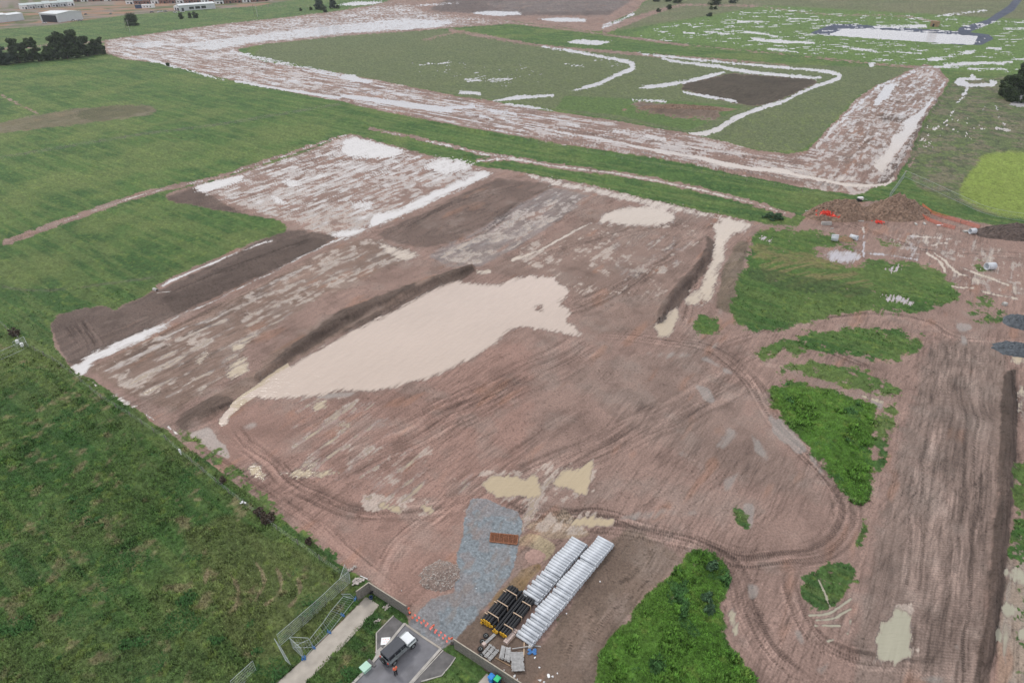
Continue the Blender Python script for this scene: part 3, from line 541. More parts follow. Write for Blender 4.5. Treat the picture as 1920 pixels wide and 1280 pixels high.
    def mesh(name, verts, quads, attrs):
        me = bpy.data.meshes.new(name)
        me.vertices.add(len(verts)); me.vertices.foreach_set('co', verts.astype(np.float32).ravel())
        me.loops.add(quads.size); me.loops.foreach_set('vertex_index', quads.astype(np.int32).ravel())
        me.polygons.add(len(quads)); me.polygons.foreach_set('loop_start', np.arange(0, quads.size, 4, dtype=np.int32))
        me.polygons.foreach_set('use_smooth', np.ones(len(quads), bool))
        me.update(calc_edges=True)
        for n, a in attrs.items():
            at_ = me.attributes.new(n, 'FLOAT_COLOR', 'POINT')
            r = np.ones((len(verts), 4), np.float32); r[:, :a.shape[1]] = a
            at_.data.foreach_set('color', r.ravel())
        return me
    me = mesh('ground', verts, q, {'tone': np.clip(col*(.86+.06*grass[:, None]), 0.005, .9), 'kind': np.stack([grass, wet, gv], 1)})
    # water surfaces: only where the ground lies under them
    pondm = sample(blur(fill(canvas(), [(395,805),(640,610),(850,515),(1050,505),(1110,635),(950,650),(640,760),(480,765)]), 0), PX, PY) > .5
    basm = mask([BASIN], 0, True) > .5
    wd = np.maximum.reduce([wat.reshape(nr, nc)[:-1, :-1], wat.reshape(nr, nc)[1:, :-1], wat.reshape(nr, nc)[1:, 1:], wat.reshape(nr, nc)[:-1, 1:]]).ravel() > 0.0
    pm = pondm.reshape(nr, nc)[:-1, :-1].ravel(); bm = basm.reshape(nr, nc)[:-1, :-1].ravel()
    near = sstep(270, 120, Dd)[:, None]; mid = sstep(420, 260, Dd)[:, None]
    wc = np.array((.47, .465, .485))*(1-mid) + np.array((.52, .445, .385))*mid  # paler with distance: differing sediment, plus sky reflection painted into the tone
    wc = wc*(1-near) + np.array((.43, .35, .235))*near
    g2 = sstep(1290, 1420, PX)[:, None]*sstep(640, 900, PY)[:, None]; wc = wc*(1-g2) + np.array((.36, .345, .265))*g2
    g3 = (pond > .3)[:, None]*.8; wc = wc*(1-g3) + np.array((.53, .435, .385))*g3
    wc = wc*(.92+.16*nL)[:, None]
    wz = sample(blur(fill(fill(canvas(), [(110,730),(210,700),(350,625),(600,490),(740,420),(960,318),(930,290),(640,235),(330,335),(380,400),(100,660)]), [(150,700),(330,800),(340,830),(150,720)]), 6), PX, PY)[:, None]; wc = wc*(1-wz) + np.array((.60, .58, .575))*wz  # ditch and upper block water whitened more, partly painted sky reflection
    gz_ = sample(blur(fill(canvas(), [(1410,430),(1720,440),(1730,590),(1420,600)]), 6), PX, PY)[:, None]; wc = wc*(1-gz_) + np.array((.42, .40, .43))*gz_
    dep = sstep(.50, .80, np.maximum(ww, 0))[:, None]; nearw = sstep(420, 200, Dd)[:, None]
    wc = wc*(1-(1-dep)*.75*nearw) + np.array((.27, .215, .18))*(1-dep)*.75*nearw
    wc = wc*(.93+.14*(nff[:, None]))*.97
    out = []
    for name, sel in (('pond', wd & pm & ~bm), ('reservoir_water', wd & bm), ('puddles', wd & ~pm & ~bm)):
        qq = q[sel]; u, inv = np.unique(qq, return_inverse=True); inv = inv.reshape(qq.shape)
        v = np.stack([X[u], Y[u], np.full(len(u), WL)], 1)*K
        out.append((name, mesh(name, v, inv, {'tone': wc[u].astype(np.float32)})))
    H = Hm
    return me, out, dict(X=X*K, Y=Y*K, Z=Z*K, col=col, grass=grass, mN=mN, tone3=tone3, tone1=tone1, Dd=Dd, nr=nr, nc=nc, wat=wat, ys=ys, k=k)

# ------------------------------------------------------------------ materials
def newmat(name):
    m = bpy.data.materials.new(name); m.use_nodes = True; nt = m.node_tree; b = nt.nodes['Principled BSDF']; return m, nt, b
def mat(name, col, rough=.7, metal=0, var=.15, scale=3.0, bump=0.0, spec=.5):
    m, nt, b = newmat(name)
    tcn = nt.nodes.new('ShaderNodeTexCoord'); n = nt.nodes.new('ShaderNodeTexNoise'); n.inputs['Scale'].default_value = scale; n.inputs['Detail'].default_value = 5
    nt.links.new(tcn.outputs['Object'], n.inputs['Vector'])
    r = nt.nodes.new('ShaderNodeValToRGB'); r.color_ramp.elements[0].position = .3; r.color_ramp.elements[1].position = .7
    r.color_ramp.elements[0].color = [max(0, c*(1-var)) for c in col]+[1]; r.color_ramp.elements[1].color = [min(1, c*(1+var)) for c in col]+[1]
    nt.links.new(n.outputs['Fac'], r.inputs[0]); nt.links.new(r.outputs[0], b.inputs['Base Color'])
    b.inputs['Roughness'].default_value = rough; b.inputs['Metallic'].default_value = metal; b.inputs['Specular IOR Level'].default_value = spec
    if bump:
        bp = nt.nodes.new('ShaderNodeBump'); bp.inputs['Strength'].default_value = bump; nt.links.new(n.outputs['Fac'], bp.inputs['Height']); nt.links.new(bp.outputs[0], b.inputs['Normal'])
    return m
def ground_mat():
    m, nt, b = newmat('earth_and_grass')
    L = nt.links.new
    a = nt.nodes.new('ShaderNodeAttribute'); a.attribute_name = 'tone'
    kd = nt.nodes.new('ShaderNodeAttribute'); kd.attribute_name = 'kind'; sep = nt.nodes.new('ShaderNodeSeparateColor'); L(kd.outputs['Color'], sep.inputs[0])
    t = nt.nodes.new('ShaderNodeTexCoord')
    n1 = nt.nodes.new('ShaderNodeTexNoise'); n1.inputs['Scale'].default_value = 3.5; n1.inputs['Detail'].default_value = 6; n1.inputs['Roughness'].default_value = .7; L(t.outputs['Object'], n1.inputs['Vector'])
    mr = nt.nodes.new('ShaderNodeMapRange'); mr.inputs[1].default_value = .3; mr.inputs[2].default_value = .7; mr.inputs[3].default_value = .68; mr.inputs[4].default_value = 1.32
    L(n1.outputs['Fac'], mr.inputs[0])
    mul = nt.nodes.new('ShaderNodeVectorMath'); mul.operation = 'SCALE'; L(a.outputs['Color'], mul.inputs[0]); L(mr.outputs[0], mul.inputs['Scale'])
    L(mul.outputs[0], b.inputs['Base Color'])
    ro = nt.nodes.new('ShaderNodeMapRange'); ro.inputs[3].default_value = .85; ro.inputs[4].default_value = .22; L(sep.outputs[1], ro.inputs[0]); L(ro.outputs[0], b.inputs['Roughness'])
    sp = nt.nodes.new('ShaderNodeMapRange'); sp.inputs[3].default_value = .12; sp.inputs[4].default_value = .8; L(sep.outputs[1], sp.inputs[0]); L(sp.outputs[0], b.inputs['Specular IOR Level'])
    bp = nt.nodes.new('ShaderNodeBump'); bp.inputs['Strength'].default_value = .5; bp.inputs['Distance'].default_value = .15; L(n1.outputs['Fac'], bp.inputs['Height']); L(bp.outputs[0], b.inputs['Normal'])
    return m
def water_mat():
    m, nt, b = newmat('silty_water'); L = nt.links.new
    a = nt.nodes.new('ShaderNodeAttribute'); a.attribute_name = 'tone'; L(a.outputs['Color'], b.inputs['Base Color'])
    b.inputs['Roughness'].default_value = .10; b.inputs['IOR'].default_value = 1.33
    t = nt.nodes.new('ShaderNodeTexCoord'); mp = nt.nodes.new('ShaderNodeMapping'); mp.inputs['Rotation'].default_value = (0, 0, radians(-20)); mp.inputs['Scale'].default_value = (.35, 1.7, 1)
    L(t.outputs['Object'], mp.inputs[0]); n = nt.nodes.new('ShaderNodeTexNoise'); n.inputs['Scale'].default_value = 1.6; n.inputs['Detail'].default_value = 3; L(mp.outputs[0], n.inputs['Vector'])
    bp = nt.nodes.new('ShaderNodeBump'); bp.inputs['Strength'].default_value = .5; bp.inputs['Distance'].default_value = .2; L(n.outputs['Fac'], bp.inputs['Height']); L(bp.outputs[0], b.inputs['Normal'])
    return m

def link(o): scene.collection.objects.link(o); return o
def tag(o, label=None, cat=None, group=None, kind=None):
    if label: o['label'] = label
    if cat: o['category'] = cat
    if group: o['group'] = group
    if kind: o['kind'] = kind
    return o

gme, waters, G = build_ground()
gme.materials.append(ground_mat()); ground = link(bpy.data.objects.new('ground', gme)); tag(ground, kind='structure', label='earthworks site of mud, ruts and paddock grass')
wm = water_mat()
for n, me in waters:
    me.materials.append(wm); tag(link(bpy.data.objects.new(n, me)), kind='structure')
#@@OBJECTS@@
# ================================================================== objects
class MB:
    """collects boxes, tubes and sheets; build() links them as ONE mesh object"""
    def __init__(s): s.v = []; s.f = []; s.sm = []
    def add(s, vs, fs, smooth=False):
        n = len(s.v); s.v += [tuple(v) for v in vs]; s.f += [tuple(i+n for i in f) for f in fs]; s.sm += [smooth]*len(fs)
    def box(s, c, size, rot=0.0, taper=1.0, lean=0.0):
        a, b, h = [x/2 for x in size]; R = Matrix.Rotation(rot, 3, 'Z'); c = Vector(c); vs = []
        for z, t in ((-h, 1), (h, taper)):
            for x, y in ((-a, -b), (a, -b), (a, b), (-a, b)): vs.append(c + R @ Vector((x*t + (lean if z > 0 else 0), y*t, z)))
        s.add(vs, [(0,3,2,1),(4,5,6,7),(0,1,5,4),(1,2,6,5),(2,3,7,6),(3,0,4,7)])
    def bar(s, p, q, w, h=None, up=Vector((0,0,1))):
        p, q = Vector(p), Vector(q); h = h or w; d = (q-p).normalized()
        if abs(d.dot(up)) > .98: up = Vector((1, 0, 0))
        x = d.cross(up).normalized()*w/2; y = x.cross(d).normalized()*h/2
        vs = [p-x-y, p+x-y, p+x+y, p-x+y, q-x-y, q+x-y, q+x+y, q-x+y]
        s.add(vs, [(0,3,2,1),(4,5,6,7),(0,1,5,4),(1,2,6,5),(2,3,7,6),(3,0,4,7)])
    def tube(s, p, q, r, n=12, r2=None, caps=True, bore=0.0):
        p, q = Vector(p), Vector(q); d = (q-p).normalized(); r2 = r if r2 is None else r2
        u = d.orthogonal().normalized(); w = d.cross(u); vs = []
        for c, rr in ((p, r), (q, r2)):
            for i in range(n): a = 2*pi*i/n; vs.append(c + (u*cos(a) + w*sin(a))*rr)
        s.add(vs, [(i, (i+1) % n, n+(i+1) % n, n+i) for i in range(n)], True)
        if bore:
            vi = []
            for c, rr in ((p, bore), (q, bore)):
                for i in range(n): a = 2*pi*i/n; vi.append(c + (u*cos(a) + w*sin(a))*rr)
            m = len(s.v); s.add(vi, [(i, n+i, n+(i+1) % n, (i+1) % n) for i in range(n)], True)
            o = m - 2*n
            s.add([], [])
            for i in range(n):
                j = (i+1) % n
                s.f.append((o+j, o+i, m+i, m+j)); s.sm.append(False)
                s.f.append((o+n+i, o+n+j, m+n+j, m+n+i)); s.sm.append(False)
        elif caps: s.add(vs[:n][::-1], [tuple(range(n))]); s.add(vs[n:], [tuple(range(n))])
    def torus(s, c, R, r, axis=Vector((0,0,1)), n=18, k=8, flat=1.0):
        axis = Vector(axis).normalized(); u = axis.orthogonal().normalized(); w = axis.cross(u); vs = []
        for i in range(n):
            a = 2*pi*i/n; e = u*cos(a) + w*sin(a)
            for j in range(k): b = 2*pi*j/k; vs.append(Vector(c) + e*(R + r*cos(b)) + axis*r*flat*sin(b))
        s.add(vs, [(i*k+j, ((i+1) % n)*k+j, ((i+1) % n)*k+(j+1) % k, i*k+(j+1) % k) for i in range(n) for j in range(k)], True)
    def prism(s, pts, z0, z1):
        n = len(pts); vs = [Vector((p[0], p[1], z0)) for p in pts] + [Vector((p[0], p[1], z1)) for p in pts]
        ar = sum(pts[i][0]*pts[(i+1) % n][1]-pts[(i+1) % n][0]*pts[i][1] for i in range(n))
        fs = [tuple(range(n))[::-1], tuple(range(n, 2*n))] + [(i, (i+1) % n, n+(i+1) % n, n+i) for i in range(n)]
        if ar < 0: fs = [f[::-1] for f in fs]
        s.add(vs, fs)
    def ball(s, c, r, sc=(1,1,1), sub=1, jit=0.0, rnd=random):
        bm = bmesh.new(); bmesh.ops.create_icosphere(bm, subdivisions=sub, radius=1.0)
        vs = []
        for v in bm.verts:
            k = r*(1+rnd.uniform(-jit, jit)); vs.append(Vector(c) + Vector((v.co.x*sc[0], v.co.y*sc[1], v.co.z*sc[2]))*k)
        s.add(vs, [tuple(v.index for v in f.verts) for f in bm.faces], jit < .05); bm.free()
    def build(s, name, m, parent=None, loc=None, rz=0.0, bevel=0.0):
        me = bpy.data.meshes.new(name); me.from_pydata(s.v, [], s.f); me.polygons.foreach_set('use_smooth', s.sm); me.validate()
        if bevel:
            bm = bmesh.new(); bm.from_mesh(me)
            bmesh.ops.bevel(bm, geom=[e for e in bm.edges if e.is_manifold and e.calc_face_angle(0) > .7], offset=bevel, segments=2, affect='EDGES'); bm.to_mesh(me); bm.free()
        me.materials.append(m); o = link(bpy.data.objects.new(name, me)); o.rotation_euler.z = rz
        if loc is not None: o.location = loc
        if parent: o.parent = parent
        return o
def empty(name, loc, rz=0.0):
    o = link(bpy.data.objects.new(name, None)); o.location = loc; o.rotation_euler.z = rz; o.empty_display_size = .3; return o
def copy_tree(o, parent=None):
    c = o.copy(); link(c)
    if parent: c.parent = parent
    for ch in [x for x in bpy.data.objects if x.parent == o]: copy_tree(ch, c)
    return c
def gz(x, y): return 0.0
M = {}
M['concrete'] = mat('concrete', (.56, .59, .63), .8, var=.12, scale=1.5, bump=.15)
M['concrete2'] = mat('weathered_concrete', (.42, .41, .39), .85, var=.22, scale=2)
M['path'] = mat('path_concrete', (.37, .335, .29), .85, var=.16, scale=.8, bump=.1)
M['kerb'] = mat('kerb_concrete', (.40, .38, .35), .85, var=.2, scale=1.2)
M['asphalt'] = mat('asphalt', (.165, .165, .18), .8, var=.22, scale=.7, bump=.25)
M['asphalt2'] = mat('worn_asphalt', (.12, .115, .115), .85, var=.25, scale=1.3, bump=.3)
M['black'] = mat('black_plastic', (.008, .009, .012), .35, var=.2)
M['yellow'] = mat('yellow_plastic', (.72, .42, .03), .5, var=.15)
M['pine'] = mat('pine_timber', (.50, .37, .26), .75, var=.15)
M['paling'] = mat('weathered_paling', (.21, .195, .175), .85, var=.3, scale=4, bump=.3)
M['grey_tim'] = mat('grey_timber', (.36, .36, .36), .85, var=.22, scale=3)
M['capwood'] = mat('fence_cap', (.38, .34, .28), .8, var=.15)
M['galv'] = mat('galvanised_steel', (.42, .47, .47), .45, metal=.4, var=.12)
M['blue'] = mat('blue_plastic', (.045, .17, .42), .5, var=.15)
M['binblue'] = mat('blue_bin_plastic', (.01, .22, .62), .45, var=.08)
M['bingreen'] = mat('green_bin_plastic', (.03, .55, .22), .45, var=.08)
M['binbody'] = mat('dark_bin_plastic', (.02, .05, .12), .5, var=.1)
M['rust'] = mat('rusted_steel', (.27, .115, .06), .85, var=.4, scale=5)
M['rubber'] = mat('tyre_rubber', (.018, .018, .020), .8, var=.2)
M['silver'] = mat('silver_paint', (.30, .33, .34), .3, metal=.35, var=.04)
M['white'] = mat('white_paint', (.80, .81, .82), .3, var=.03)
M['bonnet'] = mat('silver_paint_sky_sheen', (.72, .75, .78), .22, metal=.1, var=.03)  # body silver made lighter: sky reflection on the bonnet painted into the colour
M['roofblk'] = mat('charcoal_roof', (.028, .034, .048), .5, var=.1)
M['glass'] = mat('tinted_glass', (.012, .016, .022), .06, var=.1, spec=.9)
M['orange'] = mat('orange_hi_vis', (.85, .16, .08), .7, var=.1)
M['pinkflag'] = mat('faded_red_flag', (.88, .20, .16), .7, var=.15)
M['redmesh'] = mat('red_plastic_mesh', (.78, .06, .035), .6, var=.15)
M['mesh_or'] = mat('orange_barrier_mesh', (.72, .17, .10), .7, var=.15)
M['navy'] = mat('dark_trousers', (.012, .013, .02), .9, var=.1)
M['skin'] = mat('skin', (.45, .28, .2), .6, var=.05)
M['hair'] = mat('dark_hair', (.03, .02, .015), .8, var=.1)
M['palegreen'] = mat('pale_green_box', (.40, .62, .50), .6, var=.06)
M['brickpal'] = mat('pale_pink_blocks', (.52, .42, .38), .8, var=.15)
M['spoil'] = mat('heaped_earth', (.215, .145, .105), .95, var=.5, scale=1.6, bump=.8)
M['spoil2'] = mat('dark_heaped_earth', (.095, .07, .06), .95, var=.45, scale=1.6, bump=.8)
M['stone'] = mat('pale_stone', (.40, .36, .33), .85, var=.35, scale=2.5)
M['bluestone'] = mat('blue_grey_stone', (.09, .105, .12), .85, var=.35, scale=2)
M['clay'] = mat('orange_brown_earth', (.27, .18, .11), .95, var=.3, scale=2, bump=.6)
M['metalroof'] = mat('pale_metal_roof', (.60, .64, .66), .4, var=.05, scale=.3)
M['metalwall'] = mat('pale_metal_wall', (.52, .55, .57), .5, var=.05, scale=.3)
M['tealroof'] = mat('grey_green_metal_roof', (.36, .43, .44), .5, var=.06, scale=.3)
M['darkroof'] = mat('dark_tile_roof', (.055, .065, .085), .7, var=.15, scale=.4)
M['brick'] = mat('red_brick', (.26, .14, .11), .85, var=.2, scale=.6)
M['opening'] = mat('dark_opening', (.02, .022, .03), .8, var=.1)
M['bark'] = mat('bark', (.13, .10, .075), .9, var=.3)
M['tan'] = mat('tan_render', (.36, .25, .15), .8, var=.15)
M['liner'] = mat('pool_liner', (.03, .04, .06), .5)
def leafmat(name, a, b):
    m, nt, bs = newmat(name); g = nt.nodes.new('ShaderNodeNewGeometry'); r = nt.nodes.new('ShaderNodeValToRGB')
    r.color_ramp.elements[0].color = (*a, 1); r.color_ramp.elements[1].color = (*b, 1)
    nt.links.new(g.outputs['Random Per Island'], r.inputs[0]); nt.links.new(r.outputs[0], bs.inputs['Base Color']); bs.inputs['Roughness'].default_value = .75; bs.inputs['Specular IOR Level'].default_value = .2
    return m
M['leaf_dark'] = leafmat('dark_evergreen_leaf', (.014, .028, .012), (.075, .110, .045))
M['leaf_blue'] = leafmat('blue_green_leaf', (.022, .040, .028), (.06, .09, .06))
M['leaf_olive'] = leafmat('olive_leaf', (.035, .055, .018), (.10, .13, .04))
M['leaf_weed'] = leafmat('weed_leaf', (.035, .085, .04), (.09, .16, .08))
M['twig'] = leafmat('dry_brush', (.05, .04, .03), (.13, .10, .075))

# ---- street end: road, kerbs, aprons, footpath --------------------------------
def sheet(name, px, m, z, kind='structure', thick=.0):
    b = MB(); pts = [at(*p) for p in px]
    b.prism(pts, z-.25, z); o = b.build(name, m); tag(o, kind=kind); return o
sheet('road', [(759,1170),(826,1215.6),(785,1262),(690,1372),(560,1372),(665,1280),(690,1255),(715,1225)], M['asphalt'], .035)
sheet('pavement', [(738,1155),(757.5,1169.5),(714,1220),(706,1226),(706,1187)], M['asphalt2'], .05)
sheet('pavement', [(831,1220),(854,1232),(845,1246),(828,1266),(790,1277),(730,1350),(716,1345),(787,1264)], M['asphalt2'], .05)
sheet('path', [(519.5,1280),(562,1242),(590,1215),(645,1161),(686,1119),(694,1122),(711,1134),(691,1160),(635,1220),(574.5,1278),(500,1355),(440,1355)], M['path'], .045)
sheet('path', [(896,1281),(913,1262),(926,1276),(900,1310),(880,1300)], M['path'], .045)
def kerb(px, w=.16, z=.14, name='kerb', m='kerb'):
    b = MB()
    for a, c in zip(px[:-1], px[1:]):
        p, q = at(*a), at(*c); p.z = q.z = z/2; b.bar(p, q, w, z)
    o = b.build(name, M[m]); tag(o, kind='structure'); return o
kerb([(759,1169),(715,1223),(690,1253),(662,1281),(590,1350)], .3, .13); kerb([(827,1216),(786,1262),(700,1360)], .3, .13)
kerb([(738,1154),(706,1186.5),(706,1228),(700,1238),(664,1277),(590,1346)], .14, .1); kerb([(831,1219),(787,1266),(715,1345)], .12, .1); kerb([(854,1232.5),(845,1246.5),(828,1266.5),(790,1277.5)], .12, .1)
kerb([(758,1168.5),(792,1193),(827,1216)], .22, .09, 'concrete_threshold', 'path')
for px, sz in (((712, 1221), (.9, .6)), ((697, 1243), (.35, 1.2))):
    b = MB(); b.box((0, 0, .07), (*sz, .14)); o = b.build('kerb', M['kerb'] if sz[0] > .5 else M['asphalt2'], loc=at(*px), rz=radians(48)); tag(o, kind='structure')

# ---- concrete pipes ------------------------------------------------------------
PR, PL = .222, 2.36
def concrete_pipe(name='concrete_pipe', L=PL, R=PR*.93):
    b = MB(); b.tube((0, 0, 0), (L-.12, 0, 0), R, 20, bore=R*.8); b.tube((L-.125, 0, 0), (L, 0, 0), R*1.0, 20, R*.93, bore=R*.8); b.tube((-.0, 0, 0), (.10, 0, 0), R*1.035, 20, bore=R*.81)
    return b.build(name, M['concrete'])
pipe0 = concrete_pipe(); first = True
GP = 'concrete pipes stacked in two rows'
def pipe_row(a, bpt, tops, what):
    global first
    z1 = PR + PR*2*.866; A = at(*a, z1); B = at(*bpt, z1); A.z = B.z = 0
    d = (B-A).normalized(); n = int((B-A).length/(2*PR*1.012)); px = Vector((-d.y, d.x, 0)); px = px if px.x > 0 else -px
    ang = atan2(px.y, px.x); pitch = (B-A).length/n
    for lay in (0, 1):
        for i in range(n + (1 if lay == 0 else 0)):
            if lay == 1 and not tops(i, n): continue
            o = pipe0 if first else pipe0.copy()
            if not first: link(o)
            first = False
            j = random.uniform(-.035, .035) + .07*sin(i*.55)*lay
            o.location = A + d*pitch*(i + (.5 if lay else 0)) + px*j; o.location.z = PR*1.02 + lay*PR*1.74
            o.rotation_euler = (random.uniform(0, 6), 0, ang + random.uniform(-.008, .008))
            where = 'on the top layer of' if lay else 'on the ground layer of'
            tag(o, f'pale grey concrete pipe {where} the {what}', 'concrete pipe', GP)
pipe_row((1073.7, 1005.5), (980.5, 1110.5), lambda i, n: i < n*.57 or (n-i) % 2 == 1, 'shorter left pipe row')
pipe_row((1122.9, 1004), (969, 1185), lambda i, n: (i < n*.52 and i % 11 != 10) or n*.60 < i < n*.77 or (n-i) % 2 == 1, 'longer right pipe row')

# ---- black drainage pipes in timber frames -------------------------------------
BR, BL = .178, 5.9
u = (at(955, 1100, .6) - at(905, 1160, .6)).normalized(); ua = atan2(u.y, u.x); v = Vector((u.y, -u.x, 0)); O = at(901, 1168); O.z = 0
def black_pipe():
    t = empty('drainage_pipe', (0, 0, 0))
    b = MB(); b.tube((0, 0, 0), (BL, 0, 0), BR*.9, 14, bore=BR*.78)
    for k in range(20): x = .1 + k*.288; b.tube((x, 0, 0), (x+.27, 0, 0), BR, 14, caps=True)
    b.build('pipe_wall', M['black'], t)
    c = MB(); c.tube((-.03, 0, 0), (.05, 0, 0), BR*1.02, 14); c.build('end_cap', M['yellow'], t)
    return t
bp0 = black_pipe(); used = False
stacks = [(0.0, 1, [1, 1], 0.0, 'outermost left stack'), (.40, 4, [4, 4, 3], .10, 'tallest stack of the black pipes'), (1.86, 3, [3, 2], -.12, 'low loose stack between the taller ones'), (2.86, 3, [3, 3], .05, 'right stack beside the pale blocks')]
for v0, cols, rows, off, what in stacks:
    for r, cnt in enumerate(rows):
        for c_ in range(cnt):
            t = bp0 if not used else copy_tree(bp0); used = True
            p = O + v*(v0 + BR + c_*2*BR*1.01 + (BR if r % 2 and cnt < cols else 0)) + u*(off + random.uniform(-.08, .08) + (.35 if (r == 0 and c_ == cols-1 and cols > 1) else 0))
            p.z = .12 + BR + r*2*BR*.98
            t.location = p; t.rotation_euler.z = ua
            lv = ['bottom', 'second', 'third'][r]
            tag(t, f'black ribbed pipe, {lv} layer of the {what}', 'drainage pipe', 'black drainage pipes stacked beside the gravel')
    if 'loose' in what: continue
    for k, s_ in enumerate((1.0, 2.9, 4.8)):
        h = .12 + len(rows)*2*BR + .03; w = cols*2*BR + .08; f = empty('timber_frame', O + v*(v0-.04) + u*(off+s_), ua - pi/2)
        b = MB(); b.box((w/2, 0, h+.03), (w+.1, .11, .06)); b.build('top_bar', M['pine'], f)
        b = MB(); b.box((w/2, 0, .05), (w+.1, .09, .1)); b.build('bottom_bar', M['pine'], f)
        for x in (-.03, w+.03):
            b = MB(); b.box((x, 0, h/2+.03), (.05, .085, h)); b.build('post', M['pine'], f)
        tag(f, f'pine timber frame at the {["capped", "middle", "far"][k]} end of the {what}' if k != 1 else f'pine timber frame around the middle of the {what}', 'timber frame', 'timber frames around the black pipes')

# ---- pale block packs, posts, tyres, broken panels, planks ----------------------
for (x, y), L, what in (((950.5, 1203), .75, 'nearest the tyres'), ((957.5, 1195), .7, 'in the middle of three'), ((964, 1188), .9, 'nearest the concrete pipes')):
    t = empty('block_pack', at(x, y), ua); b = MB()
    for i in range(3):
        for j in range(2): b.box((-.25+.25*i*L/.75, -.14+.28*j, .22), (.23, .26, .4))
    b.build('blocks', M['brickpal'], t, bevel=.01); b = MB(); b.box((0, 0, .02), (L, .6, .04)); b.build('base_board', M['pine'], t)
    tag(t, f'pale pink pack of blocks beside the black pipes, {what}', 'block pack', 'packs of pale blocks')
def tyre(px, py, label, z=.12, axis=(0, 0, 1), R=.24, grp='old tyres by the timber fence'):
    t = empty('tyre', at(px, py)); b = MB(); b.torus((0, 0, z), R, .115, axis, 20, 8, .9); b.build('tread', M['rubber'], t)
    b = MB(); b.torus((0, 0, z+.02), R*.62, .035, axis, 20, 6); b.build('rim_edge', M['galv'], t); tag(t, label, 'tyre', grp)
tyre(911, 1192, 'black tyre lying flat, nearest the black pipes'); tyre(904.8, 1203, 'black tyre lying beside the grey posts, second from the pipes', axis=(.15, .1, 1)); tyre(900.8, 1217, 'black tyre lying at the corner of the broken fence panel'); tyre(901.5, 1230, 'black tyre half hidden behind the right timber fence', axis=(.3, .2, 1), z=.2)
tyre(698.6, 1113, 'black tyre leaning in the corner of the left timber fence', z=.36, axis=(-.5, .8, .5), R=.27)
b = MB(); b.tube((0, 0, 0), (0, 0, .42), .19, 14, .24, bore=.17); o = b.build('bucket', M['binbody'], loc=at(696, 1122)); tag(o, 'dark blue bucket on grass at the end of the footpath', 'bucket')
t = empty('post_bundle', at(918, 1199), 0); d = (at(928.7, 1190) - at(908, 1209)); L = d.length; t.rotation_euler.z = atan2(d.y, d.x); b = MB()
for i in range(3): b.box((0, -.12+.12*i, .14), (L, .1, .12))
b.build('posts', M['grey_tim'], t); b = MB(); b.box((-L/2, 0, .16), (.5, .5, .3), taper=.8); b.build('end_block', M['brickpal'], t); tag(t, 'bundle of grey posts with pale end block between the tyres', 'posts')
def slat_panel(px, n, label, z=.12, skew=0, lost=(), name='fence_panel'):
    P = [at(*p) for p in px]; t = empty(name, P[0]); b = MB(); o0 = P[0].copy()
    for i in range(n):
        if i in lost: continue
        f = (i+.5)/n; e = random.uniform(-.06, .03)
        p = P[0].lerp(P[1], f) + (P[3]-P[0])*(-e if i % 3 else .0); q = P[3].lerp(P[2], f) + (P[3]-P[0])*e
        p = p-o0; q = q-o0; p.z = z + random.uniform(0, .03); q.z = z + random.uniform(0, .03) + skew; w = (P[1]-P[0]).length/n*.88
        b.bar(p, q, w, .02)
    b.build('palings', M['grey_tim'], t); r = MB()
    for f in (.12, .5, .88):
        p = P[0].lerp(P[3], f)-o0; q = P[1].lerp(P[2], f)-o0; p.z = z+.06; q.z = z+.06+skew*f; r.bar(p, q, .08, .05)
    r.build('rails', M['grey_tim'], t); tag(t, label, 'fence panel', 'broken grey fence panels')
slat_panel([(902.5, 1226), (919, 1240), (937, 1220), (918.4, 1207)], 13, 'fallen grey paling panel with ragged end, against the timber fence', lost=(3, 8))
slat_panel([(935.3, 1235), (956, 1243), (958, 1217), (941, 1212)], 12, 'crumpled grey paling panel, the middle one of three', z=.2, skew=.15, lost=(5,))
slat_panel([(956, 1225), (959.7, 1261.5), (984, 1260.6), (981, 1225)], 15, 'grey ladder backed slat panel lying nearest the litter', z=.35)
def plank(a, c, label, w=.14, m='pine', z=.06): 
    p, q = at(*a), at(*c); mid = (p+q)/2; d = q-p; b = MB(); b.box((0, 0, z), (d.length, w, .06)); o = b.build('plank', M[m], loc=mid, rz=atan2(d.y, d.x)); tag(o, label, 'plank', 'loose planks by the pipe row')
plank((983, 1204), (982, 1231), 'yellow plank running from the concrete pipes to the slat panel'); plank((960.6, 1217.5), (990.6, 1213), 'thin grey plank bridging the middle panel and the blue sheet', .1, 'grey_tim', .2)
plank((998, 1210), (1014, 1212), 'short pale plank pointing away from the end concrete pipe', .13, 'grey_tim'); plank((928.8, 1233), (957.8, 1249), 'brown plank under the panels, parallel to the timber fence', .12, 'clay')
t = MB()
for i in range(9): t.ball((random.uniform(-.35, .35), random.uniform(-.25, .25), .1), .2, (1.2, .9, .5), 1, .35)
o = t.build('crumpled_sheet', M['blue'], loc=at(997.5, 1221.5)); tag(o, 'crumpled blue plastic sheet on soil below the concrete pipes', 'plastic sheet')
t = MB(); t.box((0, 0, .15), (.5, .42, .3), .4, .8); o = t.build('concrete_lump', M['concrete2'], loc=at(993.5, 1213.5), bevel=.03); tag(o, 'pale concrete lump against the last concrete pipe', 'concrete lump')
lit = [(1011,1251),(964,1267),(1029,1267),(1012,1275),(1003,1233),(1045,1262),(1036,1268),(970,1273),(1062,1150),(1125,1090),(1020,1278),(945,1256),(753,1107),(834,1055),(893,1103)]
lp = [(.25,.2),(.4,.3),(.6,.35),(.4,.3),(.3,.18),(.18,.15),(.3,.22),(.22,.18),(.2,.2),(.25,.25),(.35,.2),(.18,.14),(.15,.12),(.15,.12),(.15,.15)]
